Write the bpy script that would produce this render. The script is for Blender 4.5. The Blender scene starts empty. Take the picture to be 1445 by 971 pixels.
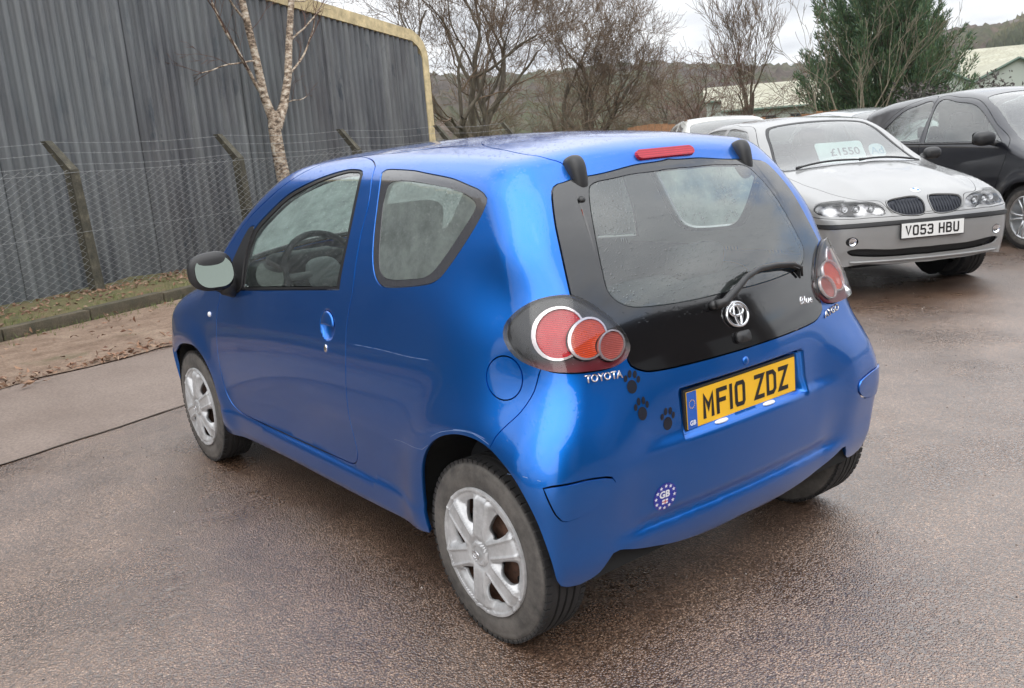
import bpy, bmesh, math, random
import numpy as np
from mathutils import Vector, Matrix
from mathutils.geometry import delaunay_2d_cdt, tessellate_polygon
random.seed(7); rng = np.random.default_rng(7)
C = bpy.context.scene.collection
sc = bpy.context.scene
R = math.radians

# ---------------- camera ----------------
cam_d = bpy.data.cameras.new('camera'); cam = bpy.data.objects.new('camera', cam_d); C.objects.link(cam)
cam.matrix_world = Matrix(((-0.61936659, 0.13388496, -0.77360187, -2.024), (-0.78171652, -0.19657349, 0.59184301, 2.167),
                           (-0.07283074, 0.97130514, 0.22641113, 1.445), (0, 0, 0, 1)))
cam_d.sensor_width = 36; cam_d.lens = 1279.465/1445*36; cam_d.shift_y = 8.957/1445
cam_d.clip_start = 0.05; cam_d.clip_end = 3000
sc.camera = cam

# ---------------- sky: broken overcast over a Nishita sky ----------------
SUN_EL, SUN_AZ = 50, 150          # azimuth in degrees, direction the light comes from (from +x, counter-clockwise)
w = bpy.data.worlds.new('World'); sc.world = w; w.use_nodes = True
nt = w.node_tree; N = nt.nodes; L = nt.links; N.clear()
def nd(t, **k):
    n = N.new(t)
    for a, b in k.items(): setattr(n, a, b)
    return n
out = nd('ShaderNodeOutputWorld'); bg = nd('ShaderNodeBackground'); bg.inputs[1].default_value = 0.10
sky = nd('ShaderNodeTexSky', sky_type='NISHITA', sun_disc=False, sun_elevation=R(SUN_EL), sun_rotation=R(90-SUN_AZ), air_density=1.0, dust_density=1.5)
tc = nd('ShaderNodeTexCoord'); sep = nd('ShaderNodeSeparateXYZ'); L.new(tc.outputs['Generated'], sep.inputs[0])
# cloud deck: project the direction on a plane overhead so that clouds flatten towards the horizon
zc = nd('ShaderNodeMath', operation='MAXIMUM'); L.new(sep.outputs[2], zc.inputs[0]); zc.inputs[1].default_value = 0
za = nd('ShaderNodeMath', operation='ADD'); L.new(zc.outputs[0], za.inputs[0]); za.inputs[1].default_value = 0.16
dv = nd('ShaderNodeVectorMath', operation='DIVIDE'); L.new(tc.outputs['Generated'], dv.inputs[0])
cb = nd('ShaderNodeCombineXYZ')
for i in range(3): L.new(za.outputs[0], cb.inputs[i])
L.new(cb.outputs[0], dv.inputs[1])
fl = nd('ShaderNodeVectorMath', operation='MULTIPLY'); L.new(dv.outputs[0], fl.inputs[0]); fl.inputs[1].default_value = (1, 1, 0.3)
n1 = nd('ShaderNodeTexNoise'); n1.inputs['Scale'].default_value = 0.9; n1.inputs['Detail'].default_value = 6; n1.inputs['Roughness'].default_value = .55
L.new(fl.outputs[0], n1.inputs['Vector'])
n2 = nd('ShaderNodeTexNoise'); n2.inputs['Scale'].default_value = 2.3; n2.inputs['Detail'].default_value = 7; L.new(fl.outputs[0], n2.inputs['Vector'])
cr = nd('ShaderNodeValToRGB'); cr.color_ramp.elements[0].position = .30; cr.color_ramp.elements[0].color = (4.4, 4.6, 4.95, 1)
cr.color_ramp.elements[1].position = .68; cr.color_ramp.elements[1].color = (7.4, 7.5, 7.6, 1); L.new(n2.outputs[0], cr.inputs[0])
mr = nd('ShaderNodeMapRange'); mr.inputs[1].default_value = .30; mr.inputs[2].default_value = .42; L.new(n1.outputs[0], mr.inputs[0])
mx = nd('ShaderNodeMix', data_type='RGBA'); L.new(mr.outputs[0], mx.inputs[0]); L.new(cr.outputs[0], mx.inputs[7])
bs = nd('ShaderNodeVectorMath', operation='SCALE'); bs.inputs[3].default_value = 1.6; L.new(sky.outputs[0], bs.inputs[0]); L.new(bs.outputs[0], mx.inputs[6])
# an overcast sky is brighter overhead than at the horizon
br = nd('ShaderNodeMapRange'); br.inputs[1].default_value = .1; br.inputs[2].default_value = 1.0; br.inputs[3].default_value = .80; br.inputs[4].default_value = 1.95
L.new(zc.outputs[0], br.inputs[0])
sm = nd('ShaderNodeVectorMath', operation='SCALE'); L.new(mx.outputs[2], sm.inputs[0]); L.new(br.outputs[0], sm.inputs[3])
L.new(sm.outputs[0], bg.inputs[0]); L.new(bg.outputs[0], out.inputs[0])
sun_d = bpy.data.lights.new('sun', 'SUN'); sun = bpy.data.objects.new('sun', sun_d); C.objects.link(sun)
sun_d.energy = .9; sun_d.angle = R(80); sun_d.color = (1, .97, .93)
_d = Vector((math.cos(R(SUN_AZ))*math.cos(R(SUN_EL)), math.sin(R(SUN_AZ))*math.cos(R(SUN_EL)), math.sin(R(SUN_EL))))
sun.rotation_euler = _d.to_track_quat('Z', 'Y').to_euler()
sc.view_settings.view_transform = 'Standard'; sc.view_settings.look = 'None'; sc.view_settings.exposure = 1.06; sc.view_settings.gamma = 1
sc.render.engine = 'CYCLES'; sc.cycles.max_bounces = 8; sc.cycles.transparent_max_bounces = 24

# ---------------- helpers ----------------
def tag(o, label=None, cat=None, group=None, kind=None):
    if label: o['label'] = label
    if cat: o['category'] = cat
    if group: o['group'] = group
    if kind: o['kind'] = kind
    return o
def link(o, parent=None):
    C.objects.link(o)
    if parent is not None: o.parent = parent
    return o
def empty(name, loc=(0, 0, 0), rz=0, **k):
    o = bpy.data.objects.new(name, None); C.objects.link(o); o.location = loc; o.rotation_euler = (0, 0, rz); o.empty_display_size = .1
    return tag(o, **k)
def mesh(name, V, Fc, mats, parent=None, smooth=False, mi=None, nrm=None):
    me = bpy.data.meshes.new(name); me.from_pydata([tuple(map(float, v)) for v in V], [], [tuple(map(int, f)) for f in Fc])
    if not isinstance(mats, (list, tuple)): mats = [mats]
    for m in mats: me.materials.append(m)
    if mi is not None: me.polygons.foreach_set('material_index', list(mi))
    if smooth or nrm is not None: me.polygons.foreach_set('use_smooth', [True]*len(me.polygons))
    if nrm is not None: me.normals_split_custom_set_from_vertices([tuple(map(float, n)) for n in nrm])
    me.update()
    return link(bpy.data.objects.new(name, me), parent)
class MB:
    """collects primitive shapes and links them as one mesh"""
    def __init__(s): s.V = []; s.F = []; s.M = []
    def add(s, V, F, m=0):
        k = len(s.V); s.V += [tuple(v) for v in V]; s.F += [tuple(i+k for i in f) for f in F]; s.M += [m]*len(F); return s
    def box(s, c, d, m=0, rot=None, bev=0):
        c = Vector(c); d = [a/2 for a in d]; b = bev
        if bev:
            bm = bmesh.new(); bmesh.ops.create_cube(bm, size=1)
            for v in bm.verts: v.co = Vector((v.co.x*2*d[0], v.co.y*2*d[1], v.co.z*2*d[2]))
            bmesh.ops.bevel(bm, geom=list(bm.edges), offset=bev, segments=2, profile=.6, affect='EDGES')
            V = [v.co.copy() for v in bm.verts]; Fc = [[v.index for v in f.verts] for f in bm.faces]; bm.free()
        else:
            V = [Vector((x*d[0], y*d[1], z*d[2])) for x in (-1, 1) for y in (-1, 1) for z in (-1, 1)]
            Fc = [(0, 1, 3, 2), (4, 6, 7, 5), (0, 4, 5, 1), (2, 3, 7, 6), (0, 2, 6, 4), (1, 5, 7, 3)]
        if rot is not None: V = [rot @ v for v in V]
        return s.add([v+c for v in V], Fc, m)
    def tube(s, pts, r, n=8, m=0, cap=True, flat=1.0, up=None):
        pts = [Vector(p) for p in pts]; rs = r if isinstance(r, (list, tuple)) else [r]*len(pts)
        V = []; F = []; prev = None
        for i, p in enumerate(pts):
            t = (pts[min(i+1, len(pts)-1)]-pts[max(i-1, 0)]).normalized()
            if prev is None:
                a = Vector(up) if up is not None else (Vector((0, 0, 1)) if abs(t.z) < .9 else Vector((1, 0, 0)))
            else: a = prev
            x = (a-t*a.dot(t)).normalized(); y = t.cross(x); prev = x
            V += [p+(x*math.cos(2*math.pi*j/n)*flat+y*math.sin(2*math.pi*j/n))*rs[i] for j in range(n)]
        for i in range(len(pts)-1):
            for j in range(n): F.append((i*n+j, i*n+(j+1) % n, (i+1)*n+(j+1) % n, (i+1)*n+j))
        if cap: F.append(tuple(range(n-1, -1, -1))); F.append(tuple((len(pts)-1)*n+j for j in range(n)))
        return s.add(V, F, m)
    def lathe(s, prof, n=48, axis='y', c=(0, 0, 0), m=0, ms=None):
        """profile of (radius, along axis)"""
        V = []; F = []; c = Vector(c)
        for r, a in prof:
            for j in range(n):
                t = 2*math.pi*j/n; x, z = r*math.cos(t), r*math.sin(t)
                V.append(c+(Vector((x, a, z)) if axis == 'y' else Vector((x, z, a)) if axis == 'z' else Vector((a, x, z))))
        k = len(s.V); s.V += [tuple(v) for v in V]
        for i in range(len(prof)-1):
            for j in range(n):
                s.F.append((k+i*n+j, k+(i+1)*n+j, k+(i+1)*n+(j+1) % n, k+i*n+(j+1) % n)); s.M.append(ms[i] if ms else m)
        return s
    def build(s, name, mats, parent=None, smooth=False, sharp=None):
        o = mesh(name, s.V, s.F, mats, parent, smooth, s.M)
        if sharp: o.data.set_sharp_from_angle(angle=R(sharp))
        return o
def inst(o, parent, loc=None):
    c = o.copy(); C.objects.link(c); c.parent = parent
    return c

# ---------------- materials ----------------
def new_mat(name):
    m = bpy.data.materials.new(name); m.use_nodes = True
    return m, m.node_tree.nodes, m.node_tree.links, m.node_tree.nodes['Principled BSDF']
def P(name, col, rough=.5, metal=0., coat=0., spec=.5, **k):
    m, n, l, b = new_mat(name); b.inputs['Base Color'].default_value = (*col, 1); b.inputs['Roughness'].default_value = rough
    b.inputs['Metallic'].default_value = metal; b.inputs['Coat Weight'].default_value = coat; b.inputs['Coat Roughness'].default_value = .04
    b.inputs['Specular IOR Level'].default_value = spec
    for a, v in k.items(): b.inputs[a.replace('_', ' ')].default_value = v
    return m
def tx(n, l, kind, scale, vec=None, detail=4, rough=.6, **k):
    t = n.new('ShaderNodeTex'+kind); t.inputs['Scale'].default_value = scale
    if kind == 'Noise': t.inputs['Detail'].default_value = detail; t.inputs['Roughness'].default_value = rough
    for a, v in k.items(): setattr(t, a, v)
    if vec is not None: l.new(vec, t.inputs['Vector'])
    return t
def ramp(n, l, src, stops):
    r = n.new('ShaderNodeValToRGB'); e = r.color_ramp.elements
    while len(e) < len(stops): e.new(.5)
    for i, (p, c) in enumerate(stops): e[i].position = p; e[i].color = (*c, 1) if len(c) == 3 else c
    l.new(src, r.inputs[0]); return r
def g(v): return (v, v, v)
def mixc(n, l, f, a, b, blend='MIX'):
    m = n.new('ShaderNodeMix'); m.data_type = 'RGBA'; m.blend_type = blend
    for s, i in ((f, 0), (a, 6), (b, 7)):
        if hasattr(s, 'links'): l.new(s, m.inputs[i])
        elif isinstance(s, (int, float)): m.inputs[i].default_value = s
        else: m.inputs[i].default_value = (*s, 1)
    return m.outputs[2]
def bump(n, l, h, strength, dist, b, inp='Normal', prev=None):
    k = n.new('ShaderNodeBump'); k.inputs['Strength'].default_value = strength; k.inputs['Distance'].default_value = dist
    l.new(h, k.inputs['Height']); l.new(k.outputs[0], b.inputs[inp])
    if prev is not None: l.new(prev.outputs[0], k.inputs['Normal'])
    return k
def drops(n, l, vec, scale, lo=.0, hi=.35, keep=.55):
    """height field of scattered rain drops"""
    v = n.new('ShaderNodeTexVoronoi'); v.inputs['Scale'].default_value = scale; l.new(vec, v.inputs['Vector'])
    h = ramp(n, l, v.outputs['Distance'], [(lo, g(1)), (hi*.6, g(.75)), (hi, g(0))])
    sp = n.new('ShaderNodeSeparateColor'); l.new(v.outputs['Color'], sp.inputs[0])
    k = n.new('ShaderNodeMath'); k.operation = 'GREATER_THAN'; l.new(sp.outputs[0], k.inputs[0]); k.inputs[1].default_value = keep
    m = n.new('ShaderNodeMath'); m.operation = 'MULTIPLY'; l.new(h.outputs[0], m.inputs[0]); l.new(k.outputs[0], m.inputs[1])
    return m.outputs[0]
def paint(name, col, metal=.55, rough=.34, wet=1.0, dirt=.25, edge=None):
    m, n, l, b = new_mat(name); tcn = n.new('ShaderNodeTexCoord'); o = tcn.outputs['Object']
    fl = tx(n, l, 'Noise', 900, o, 1)
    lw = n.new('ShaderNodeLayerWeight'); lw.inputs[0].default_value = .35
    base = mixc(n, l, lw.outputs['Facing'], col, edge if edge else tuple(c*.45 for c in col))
    # road film low down and blotchy
    sp = n.new('ShaderNodeSeparateXYZ'); l.new(o, sp.inputs[0])
    lowz = n.new('ShaderNodeMapRange'); l.new(sp.outputs[2], lowz.inputs[0]); lowz.inputs[1].default_value = .75; lowz.inputs[2].default_value = .15
    dn = tx(n, l, 'Noise', 5, o, 6, .7); dr = ramp(n, l, dn.outputs[0], [(.35, g(0)), (.75, g(1))])
    dm = n.new('ShaderNodeMath'); dm.operation = 'MULTIPLY'; l.new(lowz.outputs[0], dm.inputs[0]); l.new(dr.outputs[0], dm.inputs[1])
    d2 = n.new('ShaderNodeMath'); d2.operation = 'MULTIPLY'; l.new(dm.outputs[0], d2.inputs[0]); d2.inputs[1].default_value = dirt
    colr = mixc(n, l, d2.outputs[0], base, (.13, .11, .10)); l.new(colr, b.inputs['Base Color'])
    b.inputs['Metallic'].default_value = metal
    rr = n.new('ShaderNodeMapRange'); l.new(dn.outputs[0], rr.inputs[0]); rr.inputs[3].default_value = rough-.03; rr.inputs[4].default_value = rough+.06; l.new(rr.outputs[0], b.inputs['Roughness'])
    b.inputs['Coat Weight'].default_value = 1; b.inputs['Coat IOR'].default_value = 1.5
    cr_ = n.new('ShaderNodeMapRange'); l.new(dm.outputs[0], cr_.inputs[0]); cr_.inputs[3].default_value = .05; cr_.inputs[4].default_value = .3; l.new(cr_.outputs[0], b.inputs['Coat Roughness'])
    if wet:
        geo = n.new('ShaderNodeNewGeometry'); sz = n.new('ShaderNodeSeparateXYZ'); l.new(geo.outputs['Normal'], sz.inputs[0])
        up = n.new('ShaderNodeMapRange'); l.new(sz.outputs[2], up.inputs[0]); up.inputs[1].default_value = .30; up.inputs[2].default_value = .75
        a = drops(n, l, o, 95, hi=.42, keep=.72); c2 = drops(n, l, o, 42, hi=.28, keep=.86)
        s = n.new('ShaderNodeMath'); s.operation = 'ADD'; l.new(a, s.inputs[0]); l.new(c2, s.inputs[1])
        q = n.new('ShaderNodeMath'); q.operation = 'MULTIPLY'; l.new(s.outputs[0], q.inputs[0]); l.new(up.outputs[0], q.inputs[1])
        bump(n, l, q.outputs[0], .55*wet, .0016, b, 'Coat Normal')
        # orange peel
        pe = tx(n, l, 'Noise', 240, o, 2); bump(n, l, pe.outputs[0], .03, .001, b)
    return m
def glass(name, tint=(.62, .72, .70), refl=1.0, rough=.02, wet=1.0, ior=1.52, haze=.0, k=1.9, base=.035):
    m, n, l, b = new_mat(name); n.remove(b); o = n['Material Output']
    tr = n.new('ShaderNodeBsdfTransparent'); tr.inputs[0].default_value = (*tint, 1)
    gl = n.new('ShaderNodeBsdfGlossy'); gl.inputs['Roughness'].default_value = rough; gl.inputs[0].default_value = (refl, refl, refl, 1)
    fr = n.new('ShaderNodeFresnel'); fr.inputs[0].default_value = ior
    m2 = n.new('ShaderNodeMath'); m2.operation = 'MULTIPLY_ADD'; l.new(fr.outputs[0], m2.inputs[0]); m2.inputs[1].default_value = k; m2.inputs[2].default_value = base; m2.use_clamp = True
    mx_ = n.new('ShaderNodeMixShader'); l.new(m2.outputs[0], mx_.inputs[0]); l.new(tr.outputs[0], mx_.inputs[1]); l.new(gl.outputs[0], mx_.inputs[2])
    tcn = n.new('ShaderNodeTexCoord'); ob = tcn.outputs['Object']
    # thin film of dried road dust / rain streaks
    dn = tx(n, l, 'Noise', 9, ob, 6, .7); df = n.new('ShaderNodeBsdfDiffuse'); df.inputs[0].default_value = (.44, .50, .47, 1)
    dr = n.new('ShaderNodeMapRange'); l.new(dn.outputs[0], dr.inputs[0]); dr.inputs[1].default_value = .3; dr.inputs[2].default_value = .8; dr.inputs[3].default_value = haze*.6; dr.inputs[4].default_value = haze*1.5
    tl_ = n.new('ShaderNodeBsdfTranslucent'); tl_.inputs[0].default_value = (.62, .72, .68, 1); ad = n.new('ShaderNodeMixShader'); ad.inputs[0].default_value = .55; l.new(df.outputs[0], ad.inputs[1]); l.new(tl_.outputs[0], ad.inputs[2])
    m3 = n.new('ShaderNodeMixShader'); l.new(dr.outputs[0], m3.inputs[0]); l.new(mx_.outputs[0], m3.inputs[1]); l.new(ad.outputs[0], m3.inputs[2])
    l.new(m3.outputs[0], o.inputs[0])
    if wet:
        a = drops(n, l, ob, 120, hi=.4, keep=.70); c2 = drops(n, l, ob, 55, hi=.25, keep=.84)
        s = n.new('ShaderNodeMath'); s.operation = 'ADD'; l.new(a, s.inputs[0]); l.new(c2, s.inputs[1])
        k = n.new('ShaderNodeBump'); k.inputs['Strength'].default_value = .6*wet; k.inputs['Distance'].default_value = .0014; l.new(s.outputs[0], k.inputs['Height'])
        l.new(k.outputs[0], gl.inputs['Normal'])
    return m
M = {}
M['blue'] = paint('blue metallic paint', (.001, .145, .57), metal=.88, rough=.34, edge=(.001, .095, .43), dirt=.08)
M['black_gloss'] = P('gloss black', (.006, .006, .007), .06, coat=1)
M['black_plastic'] = P('black plastic', (.018, .018, .019), .42)
M['dark_trim'] = P('dark trim', (.010, .010, .011), .6)
M['void'] = P('underbody', (.008, .008, .008), .9)
M['rubber'] = P('window rubber', (.012, .012, .013), .45)
M['chrome'] = P('chrome', (.75, .76, .78), .12, 1.0)
M['white_plastic'] = P('white plastic', (.75, .76, .78), .25)
M['glass'] = glass('window glass', (.80, .90, .86), haze=.07)
M['glass_front'] = glass('rain-misted windscreen', (.8, .88, .85), haze=.55)
M['glass_misty'] = glass('misted window glass', (.78, .86, .83), haze=.50)
M['glass_dark'] = glass('tinted glass', (.80, .92, .88), haze=.06)
M['glass_clear'] = glass('clear lens', (.97, .97, .97), wet=.25, k=.9, base=0.)
M['seat'] = P('seat fabric', (.045, .047, .052), .9)
M['dash'] = P('dashboard', (.05, .052, .058), .6)
M['headliner'] = P('headliner', (.38, .38, .37), .9)
M['pale'] = P('pale interior plastic', (.34, .35, .36), .5)
M['belt'] = P('seat belt', (.30, .07, .04), .7)
# ---- surface engine: every car skin is the zero level of a smooth function F(x, y, z) in metres ----
def spl(xs, ys):
    """natural cubic spline through the knots, as a fast table lookup"""
    xs = np.array(xs, float); ys = np.array(ys, float); n = len(xs)
    A = np.zeros((n, n)); r = np.zeros(n); A[0, 0] = A[-1, -1] = 1; h = np.diff(xs)
    for i in range(1, n-1):
        A[i, i-1] = h[i-1]; A[i, i] = 2*(h[i-1]+h[i]); A[i, i+1] = h[i]
        r[i] = 6*((ys[i+1]-ys[i])/h[i]-(ys[i]-ys[i-1])/h[i-1])
    m = np.linalg.solve(A, r); q = np.linspace(xs[0], xs[-1], 1500)
    k = np.clip(np.searchsorted(xs, q)-1, 0, n-2); a = xs[k+1]-q; b = q-xs[k]; H = h[k]
    t = (m[k]*a**3+m[k+1]*b**3)/(6*H)+(ys[k]/H-m[k]*H/6)*a+(ys[k+1]/H-m[k+1]*H/6)*b
    return lambda v: np.interp(v, q, t)
def sst(a, b, v):
    t = np.clip((v-a)/(b-a), 0, 1); return t*t*t*(t*(6*t-15)+10)
def gs(v): return np.exp(-v*v)
def smax(a, b, r, p=2.3):
    u = np.maximum(a+r, 0); v = np.maximum(b+r, 0)
    return np.where((u > 0) & (v > 0), (u**p+v**p)**(1/p)-r, np.maximum(a, b))
class Skin:
    """rays leave a spine (y = 0, z = z0, xa..xb); U runs round the car from rear centre to front centre, V is elevation*0.7"""
    def __init__(s, F, xa, xb, z0, R=0.8):
        s.F, s.xa, s.xb, s.z0, s.R = F, xa, xb, z0, R
        s.U0 = xa-R*math.pi/2; s.U1 = xb+R*math.pi/2; s.V1 = 0.7*math.pi/2
    def rays(s, U, V):
        ph = np.where(U < s.xa, (s.xa-U)/s.R, np.where(U > s.xb, -(U-s.xb)/s.R, 0))
        O = np.stack([np.clip(U, s.xa, s.xb), 0*U, 0*U+s.z0], 1); th = V/0.7; c = np.cos(th)
        return O, np.stack([-np.sin(ph)*c, np.cos(ph)*c, np.sin(th)], 1)
    def at(s, U, V):
        U = np.atleast_1d(np.asarray(U, float)); V = np.atleast_1d(np.asarray(V, float))
        O, D = s.rays(U, V); a = np.zeros(len(U)); b = np.full(len(U), 3.0)
        for _ in range(26):
            m = (a+b)/2; i = s.F(O+D*m[:, None]) < 0
            a = np.where(i, m, a); b = np.where(i, b, m)
        return O+D*((a+b)/2)[:, None]
    def nrm(s, P, e=0.0035):
        g = np.stack([s.F(P+np.eye(3)[k]*e)-s.F(P-np.eye(3)[k]*e) for k in range(3)], 1)
        return g/(np.linalg.norm(g, axis=1, keepdims=True)+1e-12)
    def uv(s, P):
        P = np.atleast_2d(P); x, y, z = P[:, 0], P[:, 1], P[:, 2]
        dx = np.where(x < s.xa, s.xa-x, np.where(x > s.xb, s.xb-x, 0))
        ph = np.arctan2(dx, y); r = np.hypot(dx, y)
        U = np.where(x < s.xa, s.xa-ph*s.R, np.where(x > s.xb, s.xb-ph*s.R, x))
        return U, 0.7*np.arctan2(z-s.z0, r)
    def hit(s, C, d, t0=0.5, t1=12.0, n=900):
        C = np.asarray(C, float); d = np.asarray(d, float); t = np.linspace(t0, t1, n)
        f = s.F(C+d*t[:, None]); i = np.where(f < 0)[0]
        if len(i) == 0 or i[0] == 0: return None
        a, b = t[i[0]-1], t[i[0]]
        for _ in range(30):
            m = (a+b)/2
            if s.F((C+d*m)[None])[0] < 0: b = m
            else: a = m
        return C+d*(a+b)/2
# ---------------- skin panels: constrained triangulation in surface space ----------------
def smooth_line(pts, closed=True, step=.012):
    """Catmull-Rom through the points, sharp where a third value is set"""
    n = len(pts); out = []; P0 = [np.array(p[:2]) for p in pts]; sh = [len(p) > 2 for p in pts]
    for i in range(n if closed else n-1):
        b, c = P0[i], P0[(i+1) % n]
        a = P0[i-1] if (closed or i > 0) else b-(c-b); d = P0[(i+2) % n] if (closed or i+2 < n) else c+(c-b)
        if sh[i]: a = b-(c-b)
        if sh[(i+1) % n]: d = c+(c-b)
        L_ = np.linalg.norm(c-b); k = max(1, int(L_/step))
        ta, tb = (c-a), (d-b)
        na, nb = np.linalg.norm(b-a), np.linalg.norm(d-c)
        ta = ta/(na+L_+1e-9)*L_; tb = tb/(nb+L_+1e-9)*L_
        for j in range(k):
            t = j/k; out.append((2*t**3-3*t**2+1)*b+(t**3-2*t**2+t)*ta+(-2*t**3+3*t**2)*c+(t**3-t**2)*tb)
    if not closed: out.append(P0[-1])
    return np.array(out)
def inside(poly, Q):
    x, y = Q[:, 0], Q[:, 1]; r = np.zeros(len(Q), bool); X, Y = poly[:, 0], poly[:, 1]; j = len(poly)-1
    for i in range(len(poly)):
        if Y[i] != Y[j]:
            c = ((Y[i] > y) != (Y[j] > y)) & (x < (X[j]-X[i])*(y-Y[i])/(Y[j]-Y[i])+X[i]); r ^= c
        j = i
    return r
def near(poly, Q, d, closed=True):
    """points of Q closer than d to the polyline"""
    r = np.zeros(len(Q), bool); n = len(poly)
    for i in range(n if closed else n-1):
        a, b = poly[i], poly[(i+1) % n]; lo = np.minimum(a, b)-d; hi = np.maximum(a, b)+d
        k = np.where((Q[:, 0] > lo[0]) & (Q[:, 0] < hi[0]) & (Q[:, 1] > lo[1]) & (Q[:, 1] < hi[1]))[0]
        if len(k) == 0: continue
        q = Q[k]; ab = b-a; t = np.clip(((q-a)@ab)/(ab@ab+1e-12), 0, 1)
        r[k] |= np.hypot(*(q-a-t[:, None]*ab).T) < d
    return r
class Shell:
    def __init__(s, skin, outer, regions, lines=(), step=.016, patches=()):
        """outer: closed outline of the half skin; regions: ordered (name, polygon), the first that holds a face wins"""
        s.skin = skin; polys = [outer]+[p for _, p in regions]
        U0, U1 = skin.U0, skin.U1
        gx = []
        def grid(a, b, c, d, st):
            u = np.arange(a+st*.5, b, st); v = np.arange(c+st*.433, d, st*.866); A, B = np.meshgrid(u, v)
            A = A+(np.arange(len(v)) % 2)[:, None]*st*.5
            return np.stack([A.ravel(), B.ravel()], 1)
        G = grid(U0, U1, -.62, skin.V1, step); keep = np.ones(len(G), bool)
        for (a, b, c, d, st) in patches: keep &= ~((G[:, 0] > a) & (G[:, 0] < b) & (G[:, 1] > c) & (G[:, 1] < d))
        Gs = [(G[keep], step)]+[(grid(a, b, c, d, st), st) for (a, b, c, d, st) in patches]
        pts = []
        for Gk, st in Gs:
            Gk = Gk[(Gk[:, 0] > U0+st*.4) & (Gk[:, 0] < U1-st*.4) & (Gk[:, 1] < skin.V1-st*.4)]
            bad = np.zeros(len(Gk), bool)
            for p in polys: bad |= near(p, Gk, st*.42)
            for p in lines: bad |= near(p, Gk, st*.42, False)
            pts.append(Gk[~bad])
        # plane of symmetry borders
        bv = np.arange(-.62, skin.V1, step); bf = np.arange(-.62, skin.V1, min(step, .0075) if lines else step); bu = np.arange(U0, U1, step)
        dom = np.concatenate([np.stack([bu, bu*0-.62], 1), np.stack([bv*0+U1, bv], 1), np.stack([bu[::-1]*0+bu[::-1], bu*0+skin.V1], 1), np.stack([bf[::-1]*0+U0, bf[::-1]], 1)])
        allv = [dom]; edges = []; k = len(dom); edges += [(i, (i+1) % k) for i in range(k)]
        for p in polys: edges += [(k+i, k+(i+1) % len(p)) for i in range(len(p))]; allv.append(p); k += len(p)
        for p in lines: edges += [(k+i, k+i+1) for i in range(len(p)-1)]; allv.append(p); k += len(p)
        allv += pts; A = np.concatenate(allv)
        r = delaunay_2d_cdt([Vector(a) for a in A], edges, [], 0, 1e-6, False)
        V = np.array([tuple(v) for v in r[0]]); T = np.array(r[2])
        cen = V[T].mean(1); e = 1e-5
        ok = inside(outer, cen) & (cen[:, 0] > U0-e) & (cen[:, 0] < U1+e) & (cen[:, 1] < skin.V1+e)
        a2 = (V[T[:, 1]]-V[T[:, 0]]); b2 = (V[T[:, 2]]-V[T[:, 0]]); ok &= abs(a2[:, 0]*b2[:, 1]-a2[:, 1]*b2[:, 0]) > 1e-9
        T = T[ok]; cen = cen[ok]; lab = np.full(len(T), -1)
        for i, (nm, p) in enumerate(regions): lab[(lab < 0) & inside(p, cen)] = i
        s.V, s.T, s.lab, s.names = V, T, lab, [nm for nm, _ in regions]
        s.P = skin.at(np.clip(V[:, 0], U0, U1), np.minimum(V[:, 1], skin.V1)); s.N = skin.nrm(s.P)
        s.mid = (V[:, 0] < U0+1e-4) | (V[:, 0] > U1-1e-4) | (V[:, 1] > skin.V1-1e-4)
        s.P[s.mid, 1] = 0; s.N[s.mid, 1] = 0
        w_ = np.einsum('ij,ij->i', np.cross(s.P[T[:, 1]]-s.P[T[:, 0]], s.P[T[:, 2]]-s.P[T[:, 0]]), s.N[T[:, 0]])
        s.T[w_ < 0] = s.T[w_ < 0][:, ::-1]
    def piece(s, name, labels, mat, parent, side='both', gap=.0018, depth=.016, off=0., dome=None, keepout=None):
        """build the faces of some regions as one part; side: left, right or both (joined over the plane of symmetry)"""
        ids = [(-1 if l == 'body' else s.names.index(l)) for l in labels]
        T = s.T[np.isin(s.lab, ids)]
        if keepout is not None: T = T[keepout(s.P[T].mean(1))]
        if len(T) == 0: return None
        used, inv = np.unique(T, return_inverse=True); T = inv.reshape(-1, 3)
        Pp = s.P[used].copy(); Nn = s.N[used].copy(); mid = s.mid[used]
        E = np.concatenate([T[:, [0, 1]], T[:, [1, 2]], T[:, [2, 0]]]); key = np.sort(E, 1)
        _, idx, cnt = np.unique(key, axis=0, return_index=True, return_counts=True)
        B = E[idx[cnt == 1]]; B = B[~(mid[B[:, 0]] & mid[B[:, 1]])]
        acc = np.zeros_like(Pp)
        for a, b in ((0, 1),):
            t = Pp[B[:, 1]]-Pp[B[:, 0]]; t /= np.linalg.norm(t, axis=1, keepdims=True)+1e-12
            i0 = np.cross(Nn[B[:, 0]], t); np.add.at(acc, B[:, 0], i0); np.add.at(acc, B[:, 1], i0)
        nb = np.linalg.norm(acc, axis=1); bd = nb > 1e-6; acc[bd] /= nb[bd][:, None]; acc[mid, 1] = 0
        Pp = Pp+acc*gap+Nn*off
        if dome is not None: Pp = Pp+Nn*dome(Pp, s.V[used])[:, None]
        nV = len(Pp); fi = np.unique(B.ravel()); mp = -np.ones(nV, int); mp[fi] = np.arange(len(fi)); nf = len(fi)
        o1 = Pp[fi]-Nn[fi]*.0; o2 = Pp[fi]-Nn[fi]*depth+acc[fi]*depth*.15
        V = np.concatenate([Pp, o1, o2]); NN = np.concatenate([Nn, -acc[fi]*.9+Nn[fi]*.4, -acc[fi]])
        NN /= np.linalg.norm(NN, axis=1, keepdims=True)+1e-12
        F = [tuple(t) for t in T]+[(nV+mp[b], nV+mp[a], nV+nf+mp[a], nV+nf+mp[b]) for a, b in B] if depth else [tuple(t) for t in T]
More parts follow.
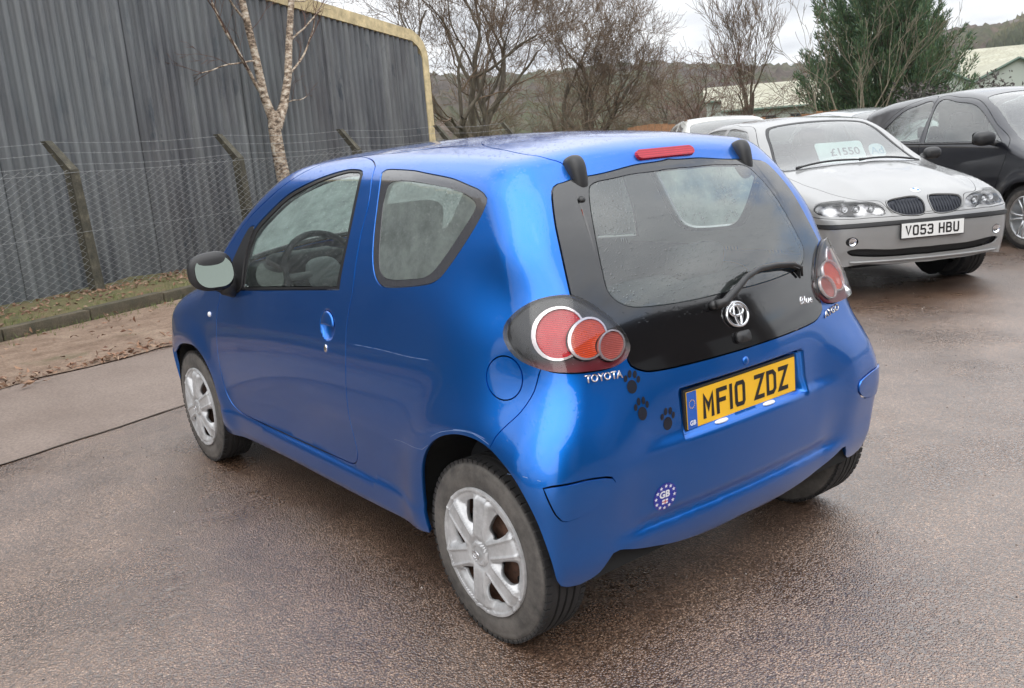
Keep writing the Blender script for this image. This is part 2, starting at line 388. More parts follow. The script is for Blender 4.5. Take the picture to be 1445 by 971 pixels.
        if side == 'left': VV, FF, N2 = V, F, NN
        else:
            Vm = V*[1, -1, 1]; Nm = NN*[1, -1, 1]; Fm = [tuple(reversed(f)) for f in F]
            if side == 'right': VV, FF, N2 = Vm, Fm, Nm
            else: VV = np.concatenate([V, Vm]); N2 = np.concatenate([NN, Nm]); FF = F+[tuple(i+len(V) for i in f) for f in Fm]
        return mesh(name, VV, FF, mat, parent, True, None, N2)
    # ---- things laid on the skin ----
    def frame(s, u, v, u2=None, v2=None, right=False):
        p = s.skin.at(u, v)[0]; n = s.skin.nrm(p[None])[0]
        if right: p = p*[1, -1, 1]; n = n*[1, -1, 1]
        if u2 is not None:
            q = s.skin.at(u2, v2)[0]*([1, -1, 1] if right else [1, 1, 1]); a = q-p
        else: a = np.cross([0, 0, 1], n)
        a = a-n*(a@n); a /= np.linalg.norm(a); return p, a, np.cross(n, a), n
    def lay(s, V2, fr, off):
        """flat shape (metres) wrapped on the skin around frame fr"""
        p, a, b, n = fr; Q = p+np.outer(V2[:, 0], a)+np.outer(V2[:, 1], b)
        sg = np.sign(Q[:, 1]); sg[sg == 0] = 1
        Ql = Q*np.stack([sg*0+1, sg, sg*0+1], 1)
        U, Vv = s.skin.uv(Ql); A = s.skin.at(U, Vv); Nn = s.skin.nrm(A)
        m = np.stack([sg*0+1, sg, sg*0+1], 1); return A*m+Nn*m*(np.asarray(off).reshape(-1, 1) if np.ndim(off) else off), Nn*m
def text_shape(txt, size, squash=1.0, bold=0.0, shear=0.0, extrude=0.0, space=1.0):
    cu = bpy.data.curves.new('t', 'FONT'); cu.body = txt; cu.size = size; cu.offset = bold; cu.shear = shear; cu.space_character = space; cu.align_x = 'CENTER'; cu.resolution_u = 3
    o = bpy.data.objects.new('t', cu); C.objects.link(o); bpy.context.view_layer.update()
    me = bpy.data.meshes.new_from_object(o.evaluated_get(bpy.context.evaluated_depsgraph_get()))
    V = np.array([tuple(v.co)[:2] for v in me.vertices]) if len(me.vertices) else np.zeros((0, 2)); F = [tuple(p.vertices) for p in me.polygons]
    bpy.data.objects.remove(o); bpy.data.curves.remove(cu); bpy.data.meshes.remove(me)
    V[:, 0] *= squash; return V, F
def lay_shape(shell, V2, F, fr, off, name, mat, parent, thick=0.0):
    V, Nn = shell.lay(V2, fr, off)
    p, a, b, n = fr
    if len(F) and np.dot(np.cross(V[F[0][1]]-V[F[0][0]], V[F[0][2]]-V[F[0][0]]), n) < 0: F = [tuple(reversed(f)) for f in F]
    return mesh(name, V, F, mat, parent, True, None, Nn)
def fan(pts):
    c = np.mean(pts, 0); n = len(pts); return np.vstack([c, pts]), [(0, i+1, (i+1) % n+1) for i in range(n)]
def disc2(r, n=20, cx=0, cy=0, ry=None):
    t = np.arange(n)*2*np.pi/n; return np.stack([cx+r*np.cos(t), cy+(ry or r)*np.sin(t)], 1)
def grid_disc(r, rings=5, n=24, cx=0, cy=0, ry=None):
    V = [(cx, cy)]; F = []; k = (ry or r)/r
    for i in range(1, rings+1): V += [(cx+r*i/rings*math.cos(2*math.pi*j/n), cy+k*r*i/rings*math.sin(2*math.pi*j/n)) for j in range(n)]
    for j in range(n): F.append((0, 1+j, 1+(j+1) % n))
    for i in range(rings-1):
        for j in range(n): F.append((1+i*n+j, 1+(i+1)*n+j, 1+(i+1)*n+(j+1) % n, 1+i*n+(j+1) % n))
    return np.array(V), F
# plate characters as centre lines in a 50 x 79 mm cell, stroke 14 mm
GL = {'M': [[(0, 0), (0, 1), (.5, .38), (1, 1), (1, 0)]], 'F': [[(0, 0), (0, 1), (1, 1)], [(0, .52), (.82, .52)]], '1': [[(.5, 0), (.5, 1)]],
      '0': [[(.0, .12), (0, .88), (.14, 1), (.86, 1), (1, .88), (1, .12), (.86, 0), (.14, 0), (0, .12)]], 'Z': [[(0, 1), (1, 1), (0, 0), (1, 0)]],
      'D': [[(0, 0), (0, 1), (.72, 1), (1, .84), (1, .16), (.72, 0), (0, 0)]], 'V': [[(0, 1), (.5, 0), (1, 1)]],
      'O': [[(.0, .12), (0, .88), (.14, 1), (.86, 1), (1, .88), (1, .12), (.86, 0), (.14, 0), (0, .12)]],
      '5': [[(1, 1), (.08, 1), (.04, .56), (.80, .58), (1, .46), (1, .12), (.84, 0), (.12, 0), (0, .12)]],
      '3': [[(0, .9), (.14, 1), (.84, 1), (1, .88), (1, .62), (.86, .52), (.35, .52)], [(.86, .52), (1, .40), (1, .12), (.84, 0), (.14, 0), (0, .1)]],
      'H': [[(0, 0), (0, 1)], [(1, 0), (1, 1)], [(0, .5), (1, .5)]], 'B': [[(0, 0), (0, 1), (.76, 1), (.94, .88), (.94, .64), (.8, .53), (0, .53)], [(.8, .53), (1, .4), (1, .13), (.8, 0), (0, 0)]],
      'U': [[(0, 1), (0, .14), (.16, 0), (.84, 0), (1, .14), (1, 1)]]}
def glyph(ch, w=.050, h=.079, s=.0135):
    V = []; F = []
    for pl in GL[ch]:
        p = np.array(pl)*[w-s, h-s]+s/2; n = len(p); cl = np.allclose(p[0], p[-1]); off = []
        for i in range(n):
            a = p[i]-p[i-1] if i > 0 else (p[i]-p[-2] if cl else p[1]-p[0]); b = p[i+1]-p[i] if i < n-1 else (p[1]-p[0] if cl else p[i]-p[i-1])
            a = a/np.linalg.norm(a); b = b/np.linalg.norm(b); na = np.array([-a[1], a[0]]); nb2 = np.array([-b[1], b[0]])
            m = na+nb2; m /= max(np.linalg.norm(m), 1e-6); off.append(m*s/2/max(m@na, .45))
        off = np.array(off); ex = p.copy()
        if not cl:
            for e, q in ((0, 1), (-1, -2)):
                d = p[e]-p[q]; ex[e] = p[e]+d/np.linalg.norm(d)*s/2
        k = len(V); V += list(ex+off)+list(ex-off); F += [(k+i, k+n+i, k+n+i+1, k+i+1) for i in range(n-1)]
    V = np.array(V); V[:, 1] = np.clip(V[:, 1], 0, h); return V, F
def number_plate(name, parent, M4, text, face, ink, band=False):
    """M4: plate centre frame, x along the text, y up, z out of the plate"""
    mb = MB(); mb.box((0, 0, -.004), (.536, .127, .010), bev=.004); fr = mb.build('plate_surround' if not band else name+'_backing', M['black_plastic'], parent); fr.matrix_local = M4
    mb = MB(); mb.box((0, 0, .003), (.520, .111, .004), bev=.0012); pl = mb.build(name, face, parent); pl.matrix_local = M4
    x = -.5*(sum(.050 if c not in ' 1' else (.033 if c == ' ' else .014) for c in text)+.011*(len(text)-1))+(.020 if band else 0)
    for c in text:
        w_ = .050 if c not in ' 1' else (.033-.011 if c == ' ' else .014)
        if c != ' ':
            V2, F = glyph(c, w_); V = [(x+a, b-.0395, .0062) for a, b in V2]
            mesh('character', V, F, ink, pl)
        x += w_+.011
    return pl
# ---------------- ground ----------------
def asphalt(name):
    m, n, l, b = new_mat(name); o = n.new('ShaderNodeTexCoord').outputs['Object']
    v = n.new('ShaderNodeTexVoronoi'); v.inputs['Scale'].default_value = 150; l.new(o, v.inputs['Vector'])
    v2 = n.new('ShaderNodeTexVoronoi'); v2.inputs['Scale'].default_value = 330; l.new(o, v2.inputs['Vector'])
    s1 = n.new('ShaderNodeSeparateColor'); l.new(v.outputs['Color'], s1.inputs[0]); s2 = n.new('ShaderNodeSeparateColor'); l.new(v2.outputs['Color'], s2.inputs[0])
    c1 = ramp(n, l, s1.outputs[0], [(.0, (.036, .021, .014)), (.4, (.105, .064, .043)), (.72, (.175, .110, .072)), (.95, (.25, .17, .12)), (1., (.40, .30, .22))])
    c2 = ramp(n, l, s2.outputs[1], [(.0, (.026, .016, .011)), (.6, (.125, .080, .055)), (1., (.30, .22, .16))])
    st = mixc(n, l, .38, c1.outputs[0], c2.outputs[0])
    edge = ramp(n, l, v.outputs['Distance'], [(.25, g(1)), (.62, g(.38))]); st = mixc(n, l, 1., st, edge.outputs[0], 'MULTIPLY')
    big = tx(n, l, 'Noise', .55, o, 5, .6); bc = ramp(n, l, big.outputs[0], [(.32, (1.25, 1.15, 1.08)), (.5, (1.55, 1.52, 1.50)), (.68, (1.95, 1.95, 1.95))]); st = mixc(n, l, 1., st, bc.outputs[0], 'MULTIPLY')
    # grit washed into blotches, red-brown towards the parking bays
    md = tx(n, l, 'Noise', 2.2, o, 6, .65); mc = ramp(n, l, md.outputs[0], [(.38, (.86, .80, .78)), (.62, (1.12, 1.06, 1.03))]); st = mixc(n, l, 1., st, mc.outputs[0], 'MULTIPLY')
    so = tx(n, l, 'Noise', .75, o, 7, .72); sr = ramp(n, l, so.outputs[0], [(.56, g(1)), (.66, (.70, .66, .63))]); st = mixc(n, l, 1., st, sr.outputs[0], 'MULTIPLY')
    l.new(st, b.inputs['Base Color'])
    wet = tx(n, l, 'Noise', .9, o, 6, .6); wr = n.new('ShaderNodeMapRange'); l.new(wet.outputs[0], wr.inputs[0]); wr.inputs[1].default_value = .35; wr.inputs[2].default_value = .65; wr.inputs[3].default_value = .22; wr.inputs[4].default_value = .46; wc = n.new('ShaderNodeMapRange'); l.new(wet.outputs[0], wc.inputs[0]); wc.inputs[1].default_value = .36; wc.inputs[2].default_value = .62; wc.inputs[3].default_value = .20; wc.inputs[4].default_value = .50; l.new(wc.outputs[0], b.inputs['Coat Roughness'])
    l.new(wr.outputs[0], b.inputs['Roughness']); b.inputs['Specular IOR Level'].default_value = .5; b.inputs['Coat Weight'].default_value = .85; b.inputs['Coat IOR'].default_value = 1.95; b.inputs['Coat Roughness'].default_value = .36
    hb = ramp(n, l, v.outputs['Distance'], [(.0, g(1)), (.7, g(0))]); k1 = bump(n, l, hb.outputs[0], .75, .0035, b); l.new(k1.outputs[0], b.inputs['Coat Normal'])
    k2 = n.new('ShaderNodeBump'); k2.inputs['Strength'].default_value = .5; k2.inputs['Distance'].default_value = .02; l.new(md.outputs[0], k2.inputs['Height']); l.new(k2.outputs[0], k1.inputs['Normal'])
    return m
M['asphalt'] = asphalt('wet asphalt')
def ground_mat(name, stops, sc1, sc2, rough=.8, bmp=.4, dist=.01, blotch=None):
    m, n, l, b = new_mat(name); o = n.new('ShaderNodeTexCoord').outputs['Object']
    a = tx(n, l, 'Noise', sc1, o, 8, .7); r = ramp(n, l, a.outputs[0], stops); c = r.outputs[0]
    a2 = tx(n, l, 'Noise', sc2, o, 5, .7); r2 = ramp(n, l, a2.outputs[0], [(.3, g(.62)), (.7, g(1.3))]); c = mixc(n, l, 1., c, r2.outputs[0], 'MULTIPLY')
    if blotch:
        a3 = tx(n, l, 'Noise', blotch[0], o, 5, .6); r3 = ramp(n, l, a3.outputs[0], [(blotch[1], g(0)), (blotch[1]+.1, g(1))]); c = mixc(n, l, r3.outputs[0], c, blotch[2])
    l.new(c, b.inputs['Base Color']); b.inputs['Roughness'].default_value = rough; bump(n, l, a2.outputs[0], bmp, dist, b); return m
M['concrete'] = ground_mat('worn concrete', [(.3, (.145, .108, .088)), (.7, (.21, .165, .138))], 1.2, 60, .55, .3, .004)
M['verge'] = ground_mat('gravelly verge', [(.3, (.12, .072, .045)), (.5, (.22, .150, .105)), (.75, (.32, .24, .175))], 3.5, 55, .8, .9, .02, (.9, .60, (.10, .095, .045)))
M['moss'] = ground_mat('mossy kerb', [(.35, (.045, .042, .026)), (.55, (.085, .070, .045)), (.8, (.14, .11, .08))], 5, 70, .85, .6, .01)
M['bed'] = ground_mat('leafy soil', [(.3, (.07, .065, .03)), (.5, (.13, .12, .045)), (.7, (.16, .10, .06))], 4, 50, .9, .9, .03)
M['field'] = ground_mat('rough grass', [(.35, (.07, .085, .03)), (.6, (.12, .115, .05)), (.8, (.14, .10, .06))], .25, 8, .95, .3, .1)
D_ = np.array([.4118, -.9113]); Nf = np.array([.9113, .4118]); A_ = np.array([8.62, .69])
def fp(s, o=0., z=0.):
    """point on the fence line: s metres along it, o metres beyond it"""
    q = A_+D_*s+Nf*o; return (float(q[0]), float(q[1]), z)
def sheet(name, pts, z, mat, n=1, kind='structure'):
    return tag(mesh(name, [(*p[:2], z) for p in pts], [tuple(range(len(pts)))], mat), kind=kind)
sheet('terrain', [(-1500, -1500), (1500, -1500), (1500, 1500), (-1500, 1500)], -.03, M['field'])
sheet('car_park', [(-60, -17), (9.5, -17.5), fp(12, .4)[:2], fp(-25, .4)[:2], (-60, 40)], 0, M['asphalt'])
# concrete strip beyond the car, its near edge a cracked joint
cj = [(3.15, 1.58), (3.47, .54)]; dj = np.array([.294, -.956]); gj = np.array([5.10, 1.20]); dg = np.array([.20, -.98])
near_e = [np.array([3.15, 1.58])+dj*t for t in (-14, 3.2)]; far_e = [gj+dg*t for t in (3.2, -14)]
sheet('concrete_strip', near_e+far_e, .004, M['concrete'])
cr_pts = [np.array([3.15, 1.58])+dj*t+np.array([dj[1], -dj[0]])*.008*math.sin(t*9+2*math.sin(t*2.3)) for t in np.linspace(-8, 3.2, 90)]
V = []; F = []
for i, p_ in enumerate(cr_pts): w_ = .0035+.004*abs(math.sin(i*1.7)); V += [(p_[0]-w_, p_[1], .0075), (p_[0]+w_, p_[1], .0075)]
for i in range(89): F.append((2*i, 2*i+1, 2*i+3, 2*i+2))
tag(mesh('pavement_joint', V, F, P('joint dirt', (.11, .088, .072), .9)), kind='structure')
ke = [fp(s, -1.28)[:2] for s in (-16, 9)]
vp = [gj+dg*t+np.array([1, 0])*(-.05+.13*math.sin(t*1.9)+.07*math.sin(t*5.3+1)) for t in np.linspace(-14, 5.5, 60)]
sheet('gravel_verge', [tuple(p) for p in vp]+[ke[1], ke[0]], .009, M['verge'])
mb = MB(); rz_k = math.atan2(D_[1], D_[0])
for i in range(27):
    s0 = -15.5+i*.92; c_ = fp(s0+.45, -1.20); kb = MB(); kb.box((c_[0], c_[1], .055+.006*math.sin(i*2.7)), (.905, .13, .13), rot=Matrix.Rotation(rz_k+.006*math.sin(i*5), 3, 'Z'), bev=.014)
    if i == 0: kerb = empty('kerb', kind='structure')
    kb.build('kerb_stone', M['moss'], kerb, True, 40)
bedp = []; nb_ = 90
V = []; F = []
for i in range(nb_+1):
    s = -15.5+i*.285
    for j, o in enumerate((-1.14, -.95, -.7, -.45, -.2, .05, .3, .60)): V.append(fp(s, o, .06+.05*math.sin(j/7*3.1)+.03*math.sin(s*2.1+j)*math.sin(s*.7+j*1.3)+rng.normal()*.008))
for i in range(nb_):
    for j in range(7): F.append((i*8+j, (i+1)*8+j, (i+1)*8+j+1, i*8+j+1))
tag(mesh('planting_bed', V, F, M['bed'], smooth=True), kind='structure')
def leafmat(name, cols, rough=.7):
    m, n, l, b = new_mat(name); oi = n.new('ShaderNodeNewGeometry'); r = ramp(n, l, oi.outputs['Random Per Island'], [(i/(len(cols)-1), c) for i, c in enumerate(cols)]); l.new(r.outputs[0], b.inputs['Base Color']); b.inputs['Roughness'].default_value = rough; return m
def scatter_quads(cs, size, rnd, up=.5, curl=.3):
    """small folded leaves: two triangles each at centres cs"""
    n = len(cs); d = rnd.normal(size=(n, 3)); d[:, 2] *= up; d /= np.linalg.norm(d, axis=1)[:, None]; e = rnd.normal(size=(n, 3)); e[:, 2] *= up; e -= d*(e*d).sum(1)[:, None]; e /= np.linalg.norm(e, axis=1)[:, None]
    s = (size*(.6+.8*rnd.random(n)))[:, None]; nn = np.cross(d, e)
    V = np.stack([cs-d*s, cs+e*s*.45+nn*s*curl, cs+d*s, cs-e*s*.45+nn*s*curl], 1).reshape(-1, 3)
    F = [(4*i, 4*i+1, 4*i+2, 4*i+3) for i in range(n)]; return V, F
n_ = 5200; s_ = rng.uniform(-10, 10, n_); o_ = np.abs(rng.normal(0, .45, n_))*-1+.0; k_ = rng.random(n_) < .25; o_[k_] = rng.uniform(-3.6, -1.3, k_.sum()); o_ = np.clip(o_, -3.2, .4)
vpa = np.array(vp); k2_ = rng.random(n_) < .22
clump = (np.sin(s_*1.3)+np.sin(s_*.43+1)+rng.normal(0, .7, n_)) > -.6; s_, o_ = s_[clump], o_[clump]
cs = np.array([fp(a, b, (.10 if b > -1.1 else .02)+rng.random()*.045) for a, b in zip(s_, o_)])
iv = rng.integers(18, 58, 1100); cv = vpa[iv]+(vpa[np.minimum(iv+1, 59)]-vpa[iv])*rng.random(1100)[:, None]+np.c_[np.abs(rng.normal(0, .16, 1100)), rng.normal(0, .05, 1100)]; cs = np.concatenate([cs, np.c_[cv, .014+rng.random(1100)*.012]])
V, F = scatter_quads(cs, .030, rng, .30); tag(mesh('fallen_leaves', V, F, leafmat('dead leaves', [(.10, .045, .03), (.20, .10, .06), (.26, .15, .09), (.12, .07, .045), (.32, .22, .15)])), kind='stuff')
n_ = 2600; s_ = rng.uniform(-10, 9, n_); o_ = rng.choice([-1.12, -.9, -.5, -1.34, -1.5], n_)+rng.normal(0, .07, n_); cs = np.array([fp(a, b, .10 if b > -1.2 else .02) for a, b in zip(s_, o_)])
V = []; F = []
for i, c in enumerate(cs):
    for q in range(3):
        a = rng.uniform(0, 6.28); h = rng.uniform(.02, .06); p_ = c+rng.normal(0, .012, 3)*[1, 1, 0]; k0 = len(V)
        V += [p_+[.003*math.cos(a), .003*math.sin(a), 0], p_-[.003*math.cos(a), .003*math.sin(a), 0], p_+[rng.normal()*.02, rng.normal()*.02, h]]; F.append((k0, k0+1, k0+2))
tag(mesh('grass_tufts', V, F, leafmat('grass', [(.06, .10, .02), (.12, .15, .04), (.16, .15, .06)])), kind='stuff')
# loose chippings lying on the asphalt
n_ = 1500; xy = np.stack([rng.uniform(-1.5, 5.5, n_), rng.uniform(-8, 4, n_)], 1); V = []; F = []
for x_, y_ in xy:
    r_ = rng.uniform(.0025, .0065); k0 = len(V); a0 = rng.uniform(0, 6)
    V += [(x_+r_*math.cos(a0+t), y_+r_*math.sin(a0+t)*rng.uniform(.6, 1), .0005) for t in (0, 1.57, 3.14, 4.71)]+[(x_, y_, r_*1.1)]; F += [(k0, k0+1, k0+4), (k0+1, k0+2, k0+4), (k0+2, k0+3, k0+4), (k0+3, k0, k0+4)]
tag(mesh('loose_chippings', V, F, leafmat('chippings', [(.06, .05, .045), (.16, .13, .11), (.35, .31, .28)], .5)), kind='stuff')

# ---------------- corrugated warehouse ----------------
def cladding():
    m, n, l, b = new_mat('weathered steel cladding'); tcn = n.new('ShaderNodeTexCoord'); o = tcn.outputs['Object']
    def st(v3, sc, det=6):
        mp = n.new('ShaderNodeMapping'); mp.inputs['Scale'].default_value = v3; l.new(o, mp.inputs[0]); return tx(n, l, 'Noise', sc, mp.outputs[0], det, .65)
    a = st((1, 1, .14), 3.2); c = ramp(n, l, a.outputs[0], [(.30, (.045, .048, .055)), (.46, (.085, .089, .098)), (.60, (.150, .156, .160)), (.76, (.25, .26, .255))]).outputs[0]
    a2 = st((1, 1, .25), 1.1, 5); r2 = ramp(n, l, a2.outputs[0], [(.42, g(0)), (.66, g(1))]); c = mixc(n, l, r2.outputs[0], c, mixc(n, l, .55, c, (.085, .078, .080)))
    a3 = st((1, 1, .35), 4.5, 7); r3 = ramp(n, l, a3.outputs[0], [(.58, g(0)), (.66, g(.8))]); c = mixc(n, l, r3.outputs[0], c, (.035, .045, .058))
    a5 = st((1, 1, .3), .55, 3); r5 = ramp(n, l, a5.outputs[0], [(.45, g(0)), (.62, g(.55))]); c = mixc(n, l, r5.outputs[0], c, (.165, .182, .188))
    l.new(c, b.inputs['Base Color']); b.inputs['Roughness'].default_value = .42; b.inputs['Metallic'].default_value = .15
    a4 = st((1, 1, .5), 30, 4); bump(n, l, a4.outputs[0], .25, .002, b); return m
M['clad'] = cladding(); M['trim_cream'] = ground_mat('cream painted trim', [(.3, (.50, .40, .22)), (.7, (.58, .47, .27))], 2, 6, .5, .1, .003)
M['roofing'] = P('grey roofing', (.2, .2, .2), .7)
wh = empty('warehouse', fp(0, .62), 0, label='tall dark blue-grey corrugated warehouse with cream trim behind the mesh fence', cat='warehouse')
def topz(s): return 3.62-.095*(s-6.45)
def wp(s, o, z): v = D_*s+Nf*o; return (v[0], v[1], z)
pit = .150
for i in range(21):
    s0 = -11+i*.982; V = []; F = []; n = 66
    for j in range(n+1):
        s = s0+.982*j/n; o = .034*math.tanh(2.0*math.sin(2*math.pi*s/pit))+(.006 if i % 2 else 0); s = min(s, 9.62)
        zt = topz(s)+.05
        if s > 9.35: zt -= .25*(1-math.sqrt(max(0, 1-((s-9.35)/.30)**2)))
        V += [wp(s, o, .03), wp(s, o, 1.8), wp(s, o, zt)]
    for j in range(n): F += [(3*j, 3*j+3, 3*j+4, 3*j+1), (3*j+1, 3*j+4, 3*j+5, 3*j+2)]
    o_ = mesh('cladding_sheet', V, F, M['clad'], wh, True)
def band(path, w_, t_, name, mat):
    """flat moulding along a path in the wall plane, w_ wide to the outside, t_ deep"""
    V = []; F = []; n = len(path)
    for i, (s, z) in enumerate(path):
        a = np.array(path[max(i-1, 0)]); b = np.array(path[min(i+1, n-1)]); t = (b-a)/np.linalg.norm(b-a); nn = np.array([-t[1], t[0]])
        i0 = np.array([s, z]); i1 = i0+nn*w_
        V += [wp(i0[0], -.05, i0[1]), wp(i1[0], -.05, i1[1]), wp(i1[0], t_, i1[1]), wp(i0[0], t_, i0[1])]
    for i in range(n-1):
        for j in range(4): F.append((4*i+j, 4*i+(j+1) % 4, 4*i+4+(j+1) % 4, 4*i+4+j))
    F += [(0, 1, 2, 3), tuple(4*(n-1)+j for j in (3, 2, 1, 0))]
    o = mesh(name, V, F, mat, wh); return o
cpts = [(-11.2, topz(-11.2)), (9.25, topz(9.25))]+[(9.25+.30*math.sin(t), topz(9.25)-.04-.30*(1-math.cos(t))) for t in np.linspace(.25, math.pi/2, 8)]+[(9.55, 2.0), (9.55, .0)]
band(cpts, .20, .30, 'verge_trim', M['trim_cream'])
mb = MB(); mb.add([wp(9.78, .30, 0), wp(9.78, 14, 0), wp(9.78, 14, 3.5), wp(9.78, .30, 3.5)], [(0, 1, 2, 3)]); mb.add([wp(-11.2, .05, 0), wp(-11.2, 14, 0), wp(-11.2, 14, 5.2), wp(-11.2, .05, 5.2)], [(0, 1, 2, 3)]); mb.add([wp(-11.2, 14, 0), wp(9.78, 14, 0), wp(9.78, 14, 3.5), wp(-11.2, 14, 5.2)], [(0, 1, 2, 3)]); mb.build('rear_walls', M['clad'], wh)
mb = MB(); mb.add([wp(-11.2, .30, 5.34), wp(9.75, .30, 3.40), wp(9.75, 14, 3.40), wp(-11.2, 14, 5.34)], [(0, 1, 2, 3)]); mb.build('roof', M['roofing'], wh)

# ---------------- chain link fence ----------------
M['post'] = ground_mat('lichened concrete post', [(.3, (.03, .028, .022)), (.55, (.075, .068, .048)), (.8, (.20, .18, .13))], 9, 60, .85, .5, .01)
M['wire'] = P('galvanised wire', (.34, .35, .35), .5, .4)
fence = empty('chain_link_fence', fp(0), 0, label='chain link fence on cranked concrete posts with barbed wire above', cat='fence')
def fq(s, o, z): v = D_*s+Nf*o; return Vector((v[0], v[1], z))
post_s = [-6.7, -4.05, -1.4, 1.2, 3.80, 6.50, 9.37, 12.1]
for i, s in enumerate(post_s):
    mb = MB(); tl = .03*math.sin(i*2.3)
    a, b, c = fq(s+.03, 0, -.1), fq(s-.06+tl, .0, 1.47), fq(s-.13+tl, .24, 1.80)
    ax = Vector((D_[0], D_[1], 0)); V = []
    for p_, h in ((a, .062), (b, .055), (c, .042)):
        for sx, sy in ((-1, -1), (1, -1), (1, 1), (-1, 1)): V.append(p_+ax*h*sx+Vector((Nf[0], Nf[1], 0))*h*sy)
    mb.add(V, [(4*k+j, 4*k+(j+1) % 4, 4*k+4+(j+1) % 4, 4*k+4+j) for k in range(2) for j in range(4)]+[(8, 9, 10, 11)])
    mb.build('post', M['post'], fence)
p_ = .072; nw = int(18.8/p_); rows = int(1.40/(p_/2)); s0 = -6.7; hh = np.arange(rows+1)*(1.40/rows)+.05
segs = []
sag = lambda s: .03*np.sin((s+1.4)/2.65*math.pi*2)-.01
for k in range(nw):
    sl = s0+k*p_+np.where((np.arange(rows+1)+k) % 2 == 0, 0, p_*1.0); bul = .02*np.sin(sl*1.7)+.012*np.sin(sl*4.1+hh*3); hz = hh*(1+.022*np.sin(sl*2.4))+.0
    pts = np.stack([D_[0]*sl+Nf[0]*(bul-.062+.0035*((np.arange(rows+1) % 2)*2-1)), D_[1]*sl+Nf[1]*(bul-.062+.0035*((np.arange(rows+1) % 2)*2-1)), hz], 1); segs.append(np.stack([pts[:-1], pts[1:]], 1))
segs = np.concatenate(segs)
def prisms(a, b, ra, rb, n=3):
    """many tapered prisms at once: arrays of ends and radii -> vertices, faces"""
    d = b-a; L_ = np.linalg.norm(d, axis=1, keepdims=True)+1e-9; d = d/L_; up = np.where(np.abs(d[:, 2:3]) < .9, [[0, 0, 1.]], [[1., 0, 0]]); x = np.cross(up, d); x /= np.linalg.norm(x, axis=1, keepdims=True); y = np.cross(d, x)
    V = []
    for q, r in ((a, ra), (b, rb)):
        for j in range(n):
            t = 2*math.pi*j/n; V.append(q+(x*math.cos(t)+y*math.sin(t))*np.reshape(r, (-1, 1)))
    V = np.stack(V, 1).reshape(-1, 3); m = len(a); base = (np.arange(m)*2*n)[:, None]
    F = np.concatenate([base+np.array([j, (j+1) % n, n+(j+1) % n, n+j]) for j in range(n)]); return V, F
def fast_mesh(name, V, F, mat, parent=None, smooth=False):
    me = bpy.data.meshes.new(name); V = np.asarray(V, np.float32); F = np.asarray(F, np.int32); k = F.shape[1]
    me.vertices.add(len(V)); me.vertices.foreach_set('co', V.ravel()); me.loops.add(F.size); me.loops.foreach_set('vertex_index', F.ravel()); me.polygons.add(len(F)); me.polygons.foreach_set('loop_start', np.arange(len(F), dtype=np.int32)*k)
    if smooth: me.polygons.foreach_set('use_smooth', np.ones(len(F), bool))
    me.materials.append(mat); me.update(calc_edges=True); me.validate(); return link(bpy.data.objects.new(name, me), parent)
V, F = prisms(segs[:, 0], segs[:, 1], np.full(len(segs), .0021), np.full(len(segs), .0021)); fast_mesh('wire_mesh', V, F, M['wire'], fence)['kind'] = 'stuff'
def strand(f, name='line_wire', barbs=False, r=.002):
    s = np.linspace(-6.7, 12.1, 120); pts = np.array([f(a) for a in s]); V, F = prisms(pts[:-1], pts[1:], np.full(119, r), np.full(119, r), 4)
    if barbs:
        c = np.array([f(a) for a in np.arange(-6.6, 12.1, .10)]); d = rng.normal(size=c.shape); d /= np.linalg.norm(d, axis=1)[:, None]; V2, F2 = prisms(c-d*.016, c+d*.016, np.full(len(c), .0012), np.full(len(c), .0012), 4); F = np.concatenate([F, F2+len(V)]); V = np.concatenate([V, V2])
    fast_mesh(name, V, F, M['wire'], fence)
for z in (.08, .78, 1.44): strand(lambda s, z=z: fq(s, -.062, z-.015*abs(math.sin((s-1.2)*math.pi/2.65))))
for k, (o, z) in enumerate(((.04, 1.53), (.13, 1.66), (.22, 1.78))): strand(lambda s, o=o, z=z: fq(s, o, z-.035*abs(math.sin((s-1.2)*math.pi/2.65))), 'barbed_wire', True)

# ---------------- trees ----------------
def bark(name, stops, sc_=12, bmp=.5, stretch=(1, 1, .25)):
    m, n, l, b = new_mat(name); o = n.new('ShaderNodeTexCoord').outputs['Object']; mp = n.new('ShaderNodeMapping'); mp.inputs['Scale'].default_value = stretch; l.new(o, mp.inputs[0])
    a = tx(n, l, 'Noise', sc_, mp.outputs[0], 7, .7); r = ramp(n, l, a.outputs[0], stops); l.new(r.outputs[0], b.inputs['Base Color']); b.inputs['Roughness'].default_value = .9; bump(n, l, a.outputs[0], bmp, .02, b); return m
M['bark'] = bark('grey-brown bark', [(.3, (.060, .048, .036)), (.55, (.13, .11, .082)), (.8, (.20, .18, .135))])
M['twig'] = bark('brown twigs', [(.3, (.085, .055, .036)), (.6, (.17, .118, .078)), (.8, (.23, .17, .11))], 3)
M['twig_red'] = bark('red-brown twigs', [(.3, (.07, .035, .025)), (.6, (.14, .075, .055)), (.8, (.18, .11, .08))], 3)
M['twig_olive'] = bark('olive scrub twigs', [(.3, (.07, .060, .038)), (.6, (.16, .135, .085)), (.8, (.22, .19, .12))], 2)
M['pale_stem'] = bark('pale stems', [(.3, (.10, .085, .06)), (.6, (.21, .18, .13)), (.8, (.28, .25, .19))], 6)
M['birch'] = bark('birch bark', [(.30, (.035, .026, .02)), (.42, (.12, .085, .06)), (.50, (.34, .26, .19)), (.62, (.58, .52, .43)), (.8, (.66, .62, .55))], 11, .6, (1.0, 1.0, 1.9))
